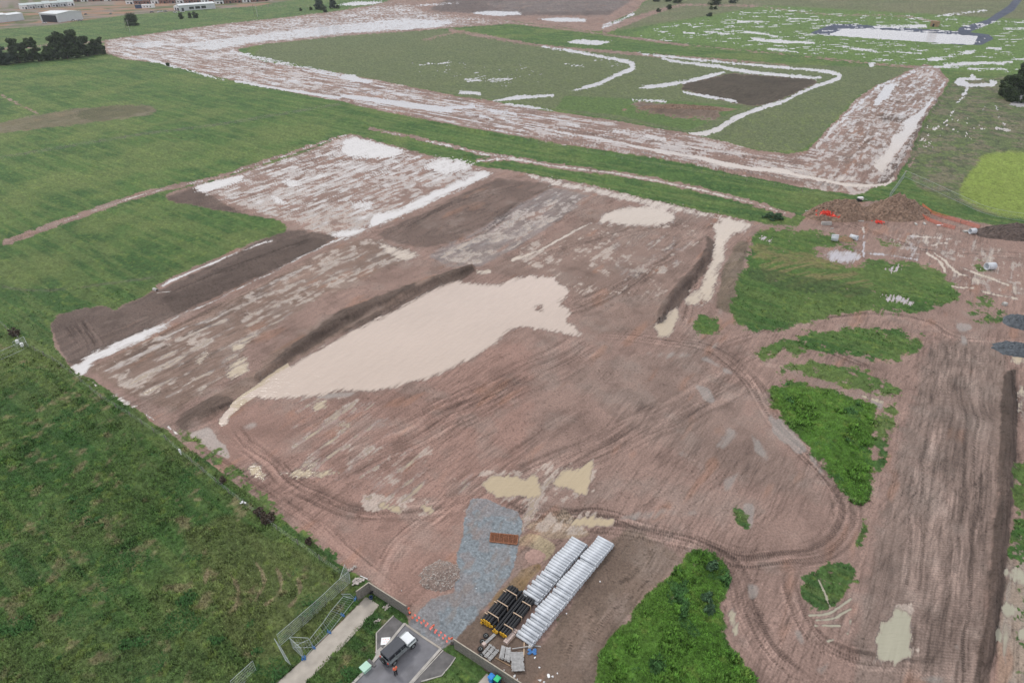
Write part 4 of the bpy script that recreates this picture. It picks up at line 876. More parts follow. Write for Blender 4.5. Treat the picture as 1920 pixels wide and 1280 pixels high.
desc = ['beside the crumpled brown weeds', 'just below the ladder backed slat panel', 'largest of those in the weeds', 'at the bottom edge among dry weeds', 'below the blue plastic sheet', 'right of the biggest white scrap', 'between two other scraps in the weeds', 'lowest one near the timber fence top', 'on bare earth beside the long pipe row', 'on bare earth right of the pipes', 'half buried at the picture bottom', 'between the fence and the slat panel', 'on red earth above the left fence', 'on red earth above the stone heap', 'on the gravel edge by the black pipes']
for i, ((x, y), (a, c), ds) in enumerate(zip(lit, lp, desc)):
    t = MB(); t.ball((0, 0, .04), .5, (a, c, .18), 1, .4, random.Random(i)); o = t.build('litter', M['white'], loc=at(x, y), rz=i); tag(o, 'white scrap of litter '+ds, 'litter', 'white scraps of litter')
for (x, y), s_, m_, lb, nm in (((671.5, 1089), (1.5, .8, .35), 'stone', 'broken pale slab in the grass beside the mesh fence end', 'broken_slab'), ((657, 1068.5), (.7, .4, .25), 'stone', 'small pale rubble lump just outside the mesh fence corner', 'rubble_lump'), ((665.5, 1063.5), (.45, .4, .25), 'stone', 'pale rubble lump on the edge of the red earth', 'rubble_lump'),
      ((725.7, 1138), (.75, .5, .2), 'stone', 'pale broken pallet piece in the grass below the left fence', 'pallet_piece'), ((708, 1165), (.7, .35, .3), 'stone', 'pile of pale scrap timber beside the dark pavement edge', 'scrap_pile')):
    t = MB(); rr = random.Random(int(x))
    for k in range(14): t.box((rr.uniform(-.5, .5)*s_[0], rr.uniform(-.5, .5)*s_[1], rr.uniform(.04, .5)*s_[2]+.05), (rr.uniform(.2, .5)*s_[0], rr.uniform(.15, .4)*s_[1], .09), rr.uniform(-1, 1))
    o = t.build(nm, M[m_], loc=at(x, y), rz=.6); tag(o, lb, nm.replace('_', ' '))
t = MB(); p, q = at(676, 1080), at(689.5, 1086); t.tube((0, 0, .12), (q-p)+Vector((0, 0, .12)), .05, 8); o = t.build('plastic_pipe', M['white'], loc=p); tag(o, 'thin white plastic pipe lying above the timber fence corner', 'pipe')
t = MB(); t.box((0, 0, .03), (1.05, .95, .05)); o = t.build('sign_board', M['white'], loc=at(723, 1202)+Vector((0, 0, .06)), rz=.05)
for i in range(5):
    t = MB(); t.box((-.3+.15*i, .2-.32*(i % 2), .058), (.09, .07, .006)); t.build('marking', M['pinkflag'], o)
tag(o, 'white board with faint red marks lying on dark pavement', 'board')
t = MB(); t.box((0, 0, .25), (1.0, .85, .5)); o = t.build('utility_cabinet', M['palegreen'], loc=at(686, 1254), rz=radians(48), bevel=.05)
t = MB(); t.box((0, 0, .53), (1.08, .93, .06)); t.build('lid', M['palegreen'], o); tag(o, 'pale green utility cabinet in the grass beside the kerb', 'utility cabinet')

# ---- wheelie bins ---------------------------------------------------------------
def bin_(px, py, lid, body, label, rz):
    t = empty('wheelie_bin', at(px, py), rz); b = MB(); b.box((0, 0, .52), (.46, .52, .9), taper=1.22); b.build('body', M[body], t, bevel=.02)
    l = MB(); l.box((0, .01, 1.01), (.62, .68, .06)); l.box((0, .01, 1.055), (.5, .56, .04), taper=.9); lo = l.build('lid', M[lid], t, bevel=.015)
    h = MB(); h.tube((-.25, -.36, .95), (.25, -.36, .95), .025, 8); h.build('handle', M[body], t)
    for sx in (-.24, .24):
        w = MB(); w.tube((sx-.03, -.26, .1), (sx+.03, -.26, .1), .1, 14); w.build('wheel', M['rubber'], t)
    tag(t, label, 'wheelie bin', 'wheelie bins by the fence')
bin_(922, 1277, 'binblue', 'binblue', 'wheelie bin with bright blue lid beside the timber fence', radians(142)); bin_(933, 1281, 'bingreen', 'binbody', 'wheelie bin with bright green lid, right of the blue one', radians(142))

# ---- timber paling fences --------------------------------------------------------
def paling_fence(px, h, label, name='paling_fence'):
    P = [at(*p) for p in px]; t = empty(name, P[0]); O_ = P[0].copy(); ps = MB(); cp = MB(); rl = MB()
    for a, c in zip(P[:-1], P[1:]):
        L = (c-a).length; d = (c-a)/L; n = int(L/.105); nn = Vector((-d.y, d.x, 0))
        for i in range(n):
            hh = h + random.uniform(-.015, .0); q = a - O_ + d*(i+.5)*L/n + nn*(.012 if i % 2 else 0); q.z = hh/2; ps.box(q, (L/n*.96, .018, hh), atan2(d.y, d.x))
        cp.bar(a-O_+Vector((0, 0, h+.02)), c-O_+Vector((0, 0, h+.02)), .12, .035)
        for z in (.3, h*.5, h-.25): rl.bar(a-O_+nn*.06+Vector((0, 0, z)), c-O_+nn*.06+Vector((0, 0, z)), .05, .08)
        k = max(1, round(L/2.4))
        for i in range(k+1):
            q = a-O_+d*L*i/k + nn*.09; b = MB(); b.box((q.x, q.y, h/2), (.1, .1, h), atan2(d.y, d.x)); b.build('post', M['paling'], t)
    ps.build('palings', M['paling'], t); cp.build('capping', M['capwood'], t); rl.build('rails', M['paling'], t); tag(t, label, 'fence'); return t
paling_fence([(672.4, 1126.5), (695, 1110), (764.3, 1154.3)], 1.9, 'weathered L-shaped paling fence between the footpath and red earth')
paling_fence([(852, 1215.5), (1018, 1325)], 1.85, 'long weathered paling fence between the bins and stacked pipes')

# ---- temporary mesh fence panels --------------------------------------------------
def mesh_panel(a, b_, c, d, label, grp, step=.16, foot=False, dense=True, name='mesh_fence_panel'):
    """corners: bottom a,b ; top c above b ; top d above a"""
    O_ = (a+b_)/2; O_.z = 0; t = empty(name, O_); A, B, C, D = [x-O_ for x in (a, b_, c, d)]
    fr = MB()
    for p, q in ((A, B), (B, C), (C, D), (D, A)): fr.tube(p, q, .028, 6)
    fr.build('frame', M['galv'], t); w = MB(); n = max(2, int((B-A).length/step)); m = max(2, int((D-A).length/(step*2)))
    for i in range(1, n): w.bar(A.lerp(B, i/n), D.lerp(C, i/n), .012)
    for i in range(1, m): w.bar(A.lerp(D, i/m), B.lerp(C, i/m), .012)
    w.build('wire_mesh', M['galv'], t)
    if foot:
        f = MB(); ang = atan2((B-A).y, (B-A).x); f.box((A.x, A.y, .07), (.22, .62, .14), ang, .85); f.build('foot', M['blue'], t, bevel=.02)
        for k_ in (-1, 1):
            r_ = MB(); e = Vector((cos(ang+pi/2), sin(ang+pi/2), 0))*.22*k_; r_.tube(A+e+Vector((0, 0, .1)), A+e*.6+Vector((0, 0, .34)), .06, 8); r_.build('foot_grip', M['blue'], t)
    tag(t, label, 'mesh fence panel', grp); return t
def vert(px, z): p = at(*px); return Vector((p.x, p.y, z))
base = [(526,1210),(549,1190),(570,1171.5),(591,1153),(614,1132),(636,1110.5),(657,1092)]
nm = ['lowest', 'second lowest', 'third lowest', 'fourth lowest', 'fifth', 'topmost']
for i in range(6):
    a, b_ = base[i], base[i+1]; mesh_panel(vert(a, .08), vert(b_, .08), vert(b_, 2.1), vert(a, 2.1), f'{nm[i]} upright galvanised mesh panel in the line across the paddock corner', 'mesh fence panels across the paddock corner')
mesh_panel(vert((657, 1092), .08), vert((655, 1075), .08), vert((651, 1078), 2.1), vert((641, 1106), 2.0), 'leaning mesh panel closing the top of the paddock fence line', 'mesh fence panels across the paddock corner')
mesh_panel(vert((546, 1247), .08), vert((526, 1212), .08), vert((521, 1216), 2.0), vert((541, 1252), 1.4), 'mesh panel turning toward the footpath at the low end', 'mesh fence panels across the paddock corner')
mesh_panel(vert((440, 1296), .08), vert((481, 1258), .08), vert((481, 1258), 2.0), vert((440, 1296), 2.0), 'separate mesh panel standing alone at the bottom edge', 'mesh fence panels across the paddock corner')
F = [(665.7,1123.6),(642.5,1153.7),(617.5,1185.5),(588.3,1213.9),(570,1234.5)]; T = [(644,1117),(621,1144),(605.5,1166.6),(580.6,1197.5),(553,1210)]
for i in range(4):
    mesh_panel(vert(F[i+1], .1), vert(F[i], .1), at(*T[i], .9), at(*T[i+1], .9), f'leaning mesh panel with blue foot by the footpath, {["topmost", "second from top", "third from top", "lowest leaning"][i]}', 'leaning mesh panels along the footpath', foot=True, step=.3)
mesh_panel(vert(F[0], .1)+Vector((.05, 0, 0)), vert((648, 1120), .1), at(640, 1113, 1.3), at(656, 1113, 1.1), 'small brace panel on the blue foot nearest the timber fence', 'leaning mesh panels along the footpath', foot=True, step=.3)
mesh_panel(vert(F[4], .1), vert((549, 1214), .1), vert((549, 1214), 1.9), vert((570, 1233), 1.9), 'upright mesh panel beside the lowest blue foot', 'leaning mesh panels along the footpath', foot=True)
mesh_panel(vert((588, 1214), .1), vert((551, 1214), .1), vert((549, 1212), 1.9), vert((583, 1213), 1.8), 'mesh panel crossing between the two lowest blue feet', 'leaning mesh panels along the footpath', step=.3)
# far white mesh fence, right
line = [(1666,374),(1681,353),(1696,332),(1716,341),(1736,350),(1757,360),(1778,370),(1799,380),(1820,390),(1841,399),(1866,406),(1893,411),(1922,415),(1950,419)]
fi = 0
for a, b_ in zip(line[:-1], line[1:]):
    p, q = vert(a, .08), vert(b_, .08); k = max(1, round((q-p).length/3.3))
    for i in range(k):
        A, B = p.lerp(q, i/k), p.lerp(q, (i+1)/k); mesh_panel(A, B, B+Vector((0, 0, 2)), A+Vector((0, 0, 2)), 'grey mesh panel in the fence beside the lime green lawn' if a[0] >= 1778 else 'grey mesh panel in the fence between earthworks and rough paddock', 'far mesh fence panels', step=.35, name='mesh_fence_panel')

# ---- bunting across the drive -----------------------------------------------------
def bunting(pts, z0, label):
    P = [at(*p, z0) for p in pts]; O_ = P[0].copy(); O_.z = 0; t = empty('bunting', O_); rp = MB()
    for a, c in zip(P[:-1], P[1:]): rp.bar(a-O_, c-O_, .012)
    rp.build('cord', M['clay'], t)
    for a, c in zip(P[:-1], P[1:]):
        for f in (.15,):
            q = a.lerp(c, f) - O_; b = MB(); d = (c-a).normalized(); w = .16; y = Vector((d.y, -d.x, 0))*.06
            b.add([q-d*w, q+d*w, q+d*w*.7+y*3+Vector((0, 0, -.16)), q-d*w*.7+y*2+Vector((0, 0, -.18)), q-d*w+y*.2+Vector((0, 0, .012)), q+d*w+y*.2+Vector((0, 0, .012)), q+d*w*.7+y*3.3+Vector((0, 0, -.15)), q-d*w*.7+y*2.3+Vector((0, 0, -.17))], [(0,1,2,3),(7,6,5,4),(0,3,7,4),(1,5,6,2),(0,4,5,1),(3,2,6,7)])
            b.build('flag', M['pinkflag'] if random.random() < .75 else M['orange'], t)
    tag(t, label, 'bunting', 'flag lines across the gravel drive')
cx = lambda x, y: (680+x/5.817, 1060+y/5.817)
bunting([cx(505,495),cx(570,525),cx(610,550),cx(665,585),cx(705,615),cx(750,655),cx(795,690),cx(850,712),cx(895,745),cx(940,775),cx(990,815)], 1.0, 'upper line of faded red flags across the gravel drive')
bunting([cx(540,550),cx(590,580),cx(635,605),cx(685,635),cx(735,670),cx(785,710),cx(830,740),cx(875,772),cx(915,805),cx(970,855)], .6, 'lower line of faded red flags across the gravel drive')
for (x, y), lb in (((767.5, 1150), 'orange topped post at the left end of the flag lines'), ((848, 1206), 'orange topped post beside the right timber fence'), ((814, 1182), 'orange topped post in the middle of the flag lines')):
    t = empty('barrier_post', at(x, y)); b = MB(); b.tube((0, 0, 0), (0, 0, 1.05), .035, 8); b.build('post', M['clay'], t); b = MB(); b.box((0, 0, 1.0), (.28, .06, .3), .6); b.build('flag', M['orange'], t)
    b = MB(); b.box((0, 0, .03), (.4, .4, .06)); b.build('base', M['rubber'], t); tag(t, lb, 'barrier post', 'posts holding the flag lines')

# ---- rusty rumble grid ------------------------------------------------------------
P = [at(920, 1000), at(971.7, 1005), at(969.4, 1021.4), at(918.6, 1016)]
g = empty('rumble_grid', P[0]); Q = [p-P[0] for p in P]; b = MB()
for i in range(9): f = i/8; b.bar(Q[0].lerp(Q[3], f)+Vector((0, 0, .16)), Q[1].lerp(Q[2], f)+Vector((0, 0, .16)), .07, .09)
b.build('bars', M['rust'], g); b = MB()
for i in range(7): f = i/6; b.bar(Q[0].lerp(Q[1], f)+Vector((0, 0, .225)), Q[3].lerp(Q[2], f)+Vector((0, 0, .225)), .06, .05)
b.build('cross_ties', M['rust'], g); b = MB()
for a, c in ((0, 1), (1, 2), (2, 3), (3, 0)): b.bar(Q[a]+Vector((0, 0, .13)), Q[c]+Vector((0, 0, .13)), .12, .2)
b.build('frame', M['rust'], g); b = MB(); b.prism([(q.x, q.y) for q in Q], .05, .075); b.build('pan', M['opening'], g)
tag(g, 'rusty steel rumble grid set into the blue grey gravel', 'rumble grid')

# ---- heaps -------------------------------------------------------------------------
def heap(name, px, py, rx, ry, h, m, label, cat, rough=.3, seed=0, peaks=1, rz=0, n=64, pw=1.9):
    rr = np.random.default_rng(seed); U = np.linspace(-1.05, 1.05, n); xx, yy = np.meshgrid(U, U); r = np.sqrt(xx**2+yy**2)
    edge = 1+.35*(fbm(xx*2.5+seed, yy*2.5, 3, seed)-.5); prof = np.clip(1-(r/edge), 0, 1); z = h*(1-(1-prof)**pw)*(.62+.75*fbm(xx*3+3*seed, yy*3, 4, seed))
    z += (fbm(xx*14, yy*14, 3, seed)-.5)*rough*h*np.clip(prof*4, 0, 1) - .12
    vs = np.stack([xx.ravel()*rx, yy.ravel()*ry, np.where(prof.ravel() <= 0, -.2, z.ravel())], 1); ii = np.arange(n*n).reshape(n, n); q = np.stack([ii[:-1, :-1], ii[:-1, 1:], ii[1:, 1:], ii[1:, :-1]], -1).reshape(-1, 4)
    q = q[(vs[q][:, :, 2] > -.19).any(axis=1)]
    used_, inv = np.unique(q, return_inverse=True); vs = vs[used_]; q = inv.reshape(q.shape)
    b = MB(); b.v = [tuple(map(float, v)) for v in vs]; b.f = [tuple(map(int, f)) for f in q]; b.sm = [False]*len(b.f); o = b.build(name, m, loc=at(px, py), rz=rz); tag(o, label, cat); return o, vs
o, vs = heap('stone_heap', 825, 1079, 2.7, 2.5, 1.1, mat('stony_earth', (.23, .175, .15), .95, var=.35, scale=3, bump=.6), 'round heap of brown earth and pale stones beside the gravel drive', 'stone heap', .12, 3, rz=.5)
s_ = MB(); rr = random.Random(5)
for k in range(620):
    v_ = vs[rr.randrange(len(vs))]; r_ = hypot(v_[0]/2.7, v_[1]/2.5)
    if rr.random() > .25 + .75*r_: continue
    s_.ball((v_[0]+rr.uniform(-.05, .05), v_[1]+rr.uniform(-.05, .05), v_[2]+.03), rr.uniform(.04, .11), (1, rr.uniform(.6, 1), .7), 0, .2, rr)
so = s_.build('stones', M['stone'], o); so['kind'] = 'stuff'
heap('earth_mound', 1003, 1043, 1.7, 1.5, .35, mat('pink_earth', (.33, .215, .18), .95, var=.2, bump=.3), 'low pink earth mound beside the rumble grid', 'earth mound', .1, 9)
heap('spoil_heap', 1574, 404, 10, 5.5, 5.2, M['spoil'], 'left brown spoil heap behind the red plastic mesh', 'spoil heap', .2, 4, pw=1.2)
heap('spoil_heap', 1675, 401, 10, 6, 5.6, M['spoil'], 'right brown spoil heap beside the orange barrier', 'spoil heap', .2, 11, pw=1.2)
heap('spoil_heap', 1622, 408, 5, 3, 1.6, M['spoil'], 'low saddle of spoil between the two brown heaps', 'spoil heap', .3, 12)
heap('spoil_heap', 1902, 438, 11, 5, 2.6, M['spoil2'], 'dark brown spoil heap at the right edge', 'spoil heap', .28, 6); heap('spoil_heap', 1586, 450, 2.2, 1.6, 1.0, M['clay'], 'small orange brown heap between two concrete rings', 'spoil heap', .25, 7)
heap('gravel_heap', 1911, 606, 3.2, 3.0, 1.9, M['bluestone'], 'dark grey gravel heap cut by the right edge, upper of two', 'gravel heap', .3, 8); heap('gravel_heap', 1905, 656, 4.6, 2.6, 1.5, M['bluestone'], 'dark grey gravel heap beside the muddy road, lower of two', 'gravel heap', .35, 10, rz=-.2)
heap('brush_heap', 1268, 206, 26, 6, 2.0, M['spoil'], 'long low heap of brown cleared brush in the middle paddock', 'brush heap', .5, 13, n=110, rz=-.12)

# ---- concrete rings and loose pieces, upper right -------------------------------------
def ring(px, py, R, L, az_, tilt, label):
    t = empty('concrete_ring', at(px, py)); d = Vector((cos(az_)*cos(tilt), sin(az_)*cos(tilt), sin(tilt))); c = Vector((0, 0, R*cos(tilt)+abs(L/2*sin(tilt))))
    b = MB(); b.tube(c-d*L/2, c+d*L/2, R, 24, bore=R*.82); b.build('barrel', M['concrete'], t); b = MB(); b.tube(c+d*L/2*.86, c+d*L/2*1.02, R*1.06, 24, bore=R*.83); b.build('collar', M['concrete'], t); tag(t, label, 'concrete ring', 'big concrete rings on the earthworks')
ring(1564, 452, .85, 1.5, radians(80), radians(75), 'squat concrete ring tilted upright on grass, left of the small heap'); ring(1600, 449, .62, 1.9, radians(-50), 0, 'concrete ring lying on its side right of the small heap')
ring(1855, 505, .85, 2.0, radians(185), 0, 'large concrete ring lying open end left in a grass patch'); ring(1822, 438, .72, 1.4, radians(5), 0, 'concrete ring lying on muddy ground near the orange barrier')
for (x, y), L, w, h, rz, lb in (((1549, 421), 2.6, .9, .8, -.1, 'pale concrete block lying before the left spoil heap'), ((1518, 397), 2.4, .35, .3, -.25, 'pale beam beside the red plastic mesh'), ((1560, 429), .9, .3, .2, 0, 'small pale slab between the block and the ring'), ((1607, 415), 3.6, .3, .25, -.1, 'pale beam at the foot of the saddle of spoil'), ((1717, 421), .5, 1.3, .3, -.2, 'pale slab standing right of the right spoil heap'), ((1733, 420), .5, 1.5, .3, -.3, 'pale slab nearest the orange barrier'), ((1762, 423), 1.6, .4, .3, 0, 'white slab against the orange barrier'), ((1811, 435), 1.4, .9, .4, 0, 'pale slab beside the concrete ring'), ((316, 550), 1.1, .5, .4, .2, 'pale lump on dark earth right of the broken pipe'), ((1883, 572), .9, .8, .6, .4, 'pale lump on the grassy right edge')):
    t = MB(); t.box((0, 0, h/2), (L, w, h)); o = t.build('concrete_slab', M['concrete2'] if 'white' not in lb else M['white'], loc=at(x, y), rz=rz, bevel=.04); tag(o, lb, 'concrete slab', 'loose concrete pieces on the earthworks')
def tangle(px, py, r, n, label, seed):
    t = MB(); rr = random.Random(seed)
    for i in range(n):
        c = Vector((rr.gauss(0, r*.5), rr.gauss(0, r*.3), rr.uniform(.1, r*.5))); w = rr.uniform(.3, .7)
        a = [c+Vector((rr.uniform(-w, w), rr.uniform(-w, w), rr.uniform(-w, w)*.7)) for _ in range(4)]; e = Vector((.01, .01, .02))
        t.add(a + [x+e for x in a], [(0,1,2,3),(7,6,5,4),(0,4,5,1),(1,5,6,2),(2,6,7,3),(3,7,4,0)])
    zz = 2.4 if px < 1600 else .1; o = t.build('plastic_mesh_bundle', M['redmesh'], loc=at(px, py, zz)); tag(o, label, 'plastic mesh', 'bundles of red plastic mesh')
tangle(1545, 403, 2.0, 60, 'large crumpled bundle of red plastic mesh on the left spoil heap', 1); tangle(1648, 418, 1.1, 32, 'small bundle of red plastic mesh at the foot of the right heap', 2); tangle(1560, 406, 1.2, 14, 'trailing end of red plastic mesh on the spoil heap', 3)
def barrier(px, h, label):
    P = [at(*p) for p in px]; O_ = P[0].copy(); t = empty('barrier_mesh', O_); w = MB(); ps = []
    for a, c in zip(P[:-1], P[1:]):
        a, c = a-O_, c-O_; n = max(2, int((c-a).length/.22)); k = 8
        for i in range(n+1): w.bar(a.lerp(c, i/n), a.lerp(c, i/n)+Vector((0, 0, h)), .07, .015)
        for j in range(k+1): z = Vector((0, 0, h*j/k+.03)); w.bar(a+z, c+z, .05, .015)
    w.build('mesh', M['mesh_or'], t)
    for p in P:
        b = MB(); q = p-O_; b.tube(q, q+Vector((0, 0, h+.2)), .04, 6); b.build('post', M['rust'], t)
    tag(t, label, 'barrier mesh', 'orange barrier mesh runs')
barrier([(1692,379),(1702,395),(1722,404),(1742,415),(1765,424),(1790,430)], .9, 'orange barrier mesh running down beside the right spoil heap'); barrier([(1728,388),(1745,401),(1765,408),(1800,418),(1836,429)], 1.0, 'orange barrier mesh along the green paddock edge')
# broken pipe and rag on the left
t = empty('broken_pipe', at(293, 546)); b = MB(); b.tube((-.7, .5, .35), (.5, -.35, .35), .4, 18, bore=.32); b.build('barrel', M['concrete2'], t); tag(t, 'short grey pipe lying open at the edge of dark earth', 'pipe')
t = MB(); rr = random.Random(2)
for i in range(7): t.ball((i*.42, -.2+.12*i, .25), .38-.02*i, (1.1, .8, .7), 1, .12, rr)
o = t.build('sand_bag', M['stone'], loc=at(298, 551)); tag(o, 'long pale sand bag lying against the short grey pipe', 'sand bag')
# marker posts, bag, machine, drums
for (x, y), h, lb in (((340, 853), 1.0, 'white marker post on the grass at the fence bend'), ((1241, 303), 1.6, 'thin stake with a round white top below the haul road')):
    t = empty('marker_post', at(x, y)); b = MB(); b.tube((0, 0, 0), (0, 0, h), .06 if h < 1.2 else .04, 8); b.build('post', M['white'] if h < 1.2 else M['paling'], t)
    b = MB()
    if h < 1.2: b.box((0, 0, h-.1), (.3, .12, .7))
    else: b.ball((.15, 0, h), .38, (1, .5, 1), 2)
    b.build('marker', M['white'], t); tag(t, lb, 'marker post')
t = MB(); rr = random.Random(8)
for i in range(6): t.ball((rr.uniform(-.35, .35), rr.uniform(-.2, .2), .15), .2, (1.2, .8, .7), 1, .3, rr)
o = t.build('plastic_bag', M['white'], loc=at(457, 943)); tag(o, 'white plastic bag in the grass beside the red earth', 'plastic bag')
t = empty('water_pump', at(1612, 377)); b = MB(); b.box((0, 0, .8), (1.5, .9, .8)); b.build('housing', M['white'], t, bevel=.06); b = MB(); b.tube((-.9, -.2, .5), (-.4, -.2, .5), .45, 14); b.build('drum', M['opening'], t); b = MB(); b.bar((.8, 0, .6), (2.1, 0, .4), .1); b.build('drawbar', M['galv'], t)
for sy in (-.5, .5):
    b = MB(); b.tube((0, sy-.1, .35), (0, sy+.1, .35), .35, 14); b.build('wheel', M['rubber'], t)
tag(t, 'small white and black towed pump on grass behind the spoil heaps', 'pump')
for (x, y), m_, lb in (((34, 643.5), 'white', 'pale blue white drum inside the left wire cage'), ((42.5, 649.5), 'white', 'brighter white drum nearest the cage corner')):
    b = MB(); b.tube((0, 0, 0), (0, 0, .75), .33, 16); b.tube((0, 0, .75), (0, 0, .82), .28, 16); o = b.build('drum', M[m_], loc=at(x, y)); tag(o, lb, 'drum', 'white drums in the left paddock')
mesh_panel(vert((28, 651), .1), vert((49, 641), .1), vert((49, 641), 1.3), vert((28, 651), 1.3), 'low mesh panel around the white drums', 'left paddock mesh panels'); mesh_panel(vert((49, 641), .1), vert((54, 652), .1), vert((54, 652), 1.3), vert((49, 641), 1.3), 'end mesh panel right of the white drums', 'left paddock mesh panels')
for i in range(6):
    a, b_ = (46-i*20, 655+i*9), (26-i*20, 664+i*9); mesh_panel(vert(a, .1), vert(b_, .1), vert(b_, 1.8), vert(a, 1.8), ['first mesh panel leading left from the white drums', 'second mesh panel leading left from the white drums', 'third mesh panel leading left from the white drums', 'mesh panel cut by the left edge', 'mesh panel beyond the left edge', 'last mesh panel beyond the left edge'][i], 'left paddock mesh panels', step=.3)
# post and wire boundary fence
def wire_fence(px, label, sp=4.0, h=1.15, m='paling'):
    L = [at(*p) for p in px]; O_ = L[0].copy(); t = empty('wire_fence', O_); w = MB(); k = 0
    for a, c in zip(L[:-1], L[1:]):
        a, c = a-O_, c-O_; n = max(1, round((c-a).length/sp))
        for i in range(n):
            q = a.lerp(c, i/n)
            if k < 98: b = MB(); b.box((q.x, q.y, h/2), (.09, .09, h)); b.build('post', M[m], t); k += 1
        for z in (.25, .55, .85, h-.06): w.bar(a+Vector((0, 0, z)), c+Vector((0, 0, z)), .005)
    w.build('wires', M['galv'], t); tag(t, label, 'wire fence')
wire_fence([(-80,548),(0,606),(50,650),(101,677),(134,701),(191,748),(245,781),(312,825),(339,850),(430,925),(520,994),(600,1050),(650,1085)], 'long post and wire fence between the near paddock and earthworks')
wire_fence([(-150,331),(0,300),(140,275),(280,253),(400,238),(520,218),(640,197)], 'faint post and wire fence crossing the left green field', 9)
wire_fence([(760,218),(900,248),(1040,275),(1200,305),(1400,340),(1560,372)], 'post and wire fence on the grass below the haul road', 8)

# ---- off-road car -------------------------------------------------------------------
def wheel(x, y, t, R=.40, w=.26, nm='wheel'):
    o = empty(nm, (x, y, R)); o.parent = t; b = MB(); b.torus((0, 0, 0), R-.11, .13, (0, 1, 0), 24, 8, 1.0); b.build('tyre', M['rubber'], o); b = MB(); b.tube((0, -w*.38, 0), (0, w*.38, 0), R*.52, 16); b.tube((0, -w*.42, 0), (0, w*.42, 0), .07, 8); b.build('rim', M['silver'], o); return o
c = empty('parked_car', at(748.5, 1223), radians(47.5)); c.location.z = .04
b = MB(); b.box((0, 0, .78), (4.1, 1.56, .52)); b.box((-.55, 0, 1.06), (2.95, 1.54, .22)); b.box((1.5, 0, .98), (1.0, 1.30, .34)); b.build('body', M['silver'], c, bevel=.05)
b = MB(); b.box((1.42, 0, 1.16), (1.16, 1.38, .07), taper=.96); b.build('bonnet', M['bonnet'], c, bevel=.03)
for sx in (-1.33, 1.45):
    for sy in (-1, 1): b = MB(); b.box((sx, sy*.84, .93), (1.05, .24, .07)); b.box((sx-.5, sy*.84, .80), (.07, .24, .26)); b.box((sx+.5, sy*.84, .80), (.07, .24, .26)); b.build('wheel_arch', M['silver'], c, bevel=.02)
b = MB(); b.box((-.62, 0, 1.42), (2.72, 1.46, .52), taper=.95); b.build('windows', M['glass'], c)
b = MB(); b.box((-.68, 0, 1.72), (2.62, 1.48, .12), taper=.96); b.build('roof', M['roofblk'], c, bevel=.03)
for x in (-1.93, -1.0, -.12, .70):
    for sy in (-1, 1): b = MB(); b.bar((x*.99, sy*.735, 1.16), (x*.96-.03, sy*.70, 1.68), .09, .05); b.build('pillar', M['silver'], c)
for x in (-.56, .30):
    for sy in (-1, 1):
        b = MB(); b.box((x, sy*.79, .88), (.82, .03, .5)); dr = b.build('door', M['silver'], c); b = MB(); b.box((x-.28, sy*.815, 1.0), (.14, .03, .03)); b.build('handle', M['opening'], dr)
b = MB(); b.add([(.76, -.66, 1.17), (.76, .66, 1.17), (.60, .62, 1.66), (.60, -.62, 1.66), (.72, -.66, 1.17), (.72, .66, 1.17), (.56, .62, 1.66), (.56, -.62, 1.66)], [(0,1,2,3),(7,6,5,4),(0,4,5,1),(1,5,6,2),(2,6,7,3),(3,7,4,0)]); b.build('windscreen', M['glass'], c)
b = MB(); b.box((2.18, 0, .62), (.22, 1.66, .22)); b.build('front_bumper', M['roofblk'], c, bevel=.04); b = MB(); b.box((-2.14, 0, .62), (.2, 1.6, .2)); b.build('rear_bumper', M['roofblk'], c, bevel=.04)
b = MB(); b.box((2.02, 0, .98), (.04, .9, .34)); b.build('grille', M['opening'], c)
for sy in (-1, 1):
    b = MB(); b.tube((2.0, sy*.52, 1.0), (2.06, sy*.52, 1.0), .11, 14); b.build('headlight', M['white'], c); b = MB(); b.box((-2.07, sy*.68, .98), (.06, .16, .22)); b.build('tail_light', M['redmesh'], c); b = MB(); b.box((.62, sy*.92, 1.22), (.12, .22, .18)); b.build('mirror', M['roofblk'], c, bevel=.02)
for sx in (-1.33, 1.45):
    for sy in (-.80, .80): wheel(sx, sy, c)
sp = empty('spare_wheel', (-2.22, 0, 1.02)); sp.parent = c; b = MB(); b.torus((0, 0, 0), .29, .12, (1, 0, 0), 22, 8); b.build('tyre', M['rubber'], sp); b = MB(); b.tube((-.06, 0, 0), (.06, 0, 0), .2, 14); b.build('rim', M['silver'], sp)
tag(c, 'silver off-road car with charcoal roof and spare wheel parked at the road end', 'car')

# ---- person ----------------------------------------------------------------------------
def skin(name, verts, edges, radii, m, parent=None, loc=None, rz=0, sub=2, root=0):
    me = bpy.data.meshes.new(name); me.from_pydata([Vector(v) for v in verts], edges, []); o = link(bpy.data.objects.new(name, me))
    sk = o.modifiers.new('skin', 'SKIN'); sk.use_smooth_shade = True
    for i, r in enumerate(radii): me.skin_vertices[0].data[i].radius = (r, r) if not isinstance(r, tuple) else r
    me.skin_vertices[0].data[root].use_root = True
    su = o.modifiers.new('sub', 'SUBSURF'); su.levels = su.render_levels = sub
    dg = bpy.context.evaluated_depsgraph_get(); em = bpy.data.meshes.new_from_object(o.evaluated_get(dg)); o.modifiers.clear(); old = o.data; o.data = em; bpy.data.meshes.remove(old)
    em.name = name; em.materials.clear(); em.materials.append(m); em.polygons.foreach_set('use_smooth', [True]*len(em.polygons))
    if loc is not None: o.location = loc
    o.rotation_euler.z = rz
    if parent: o.parent = parent
    return o
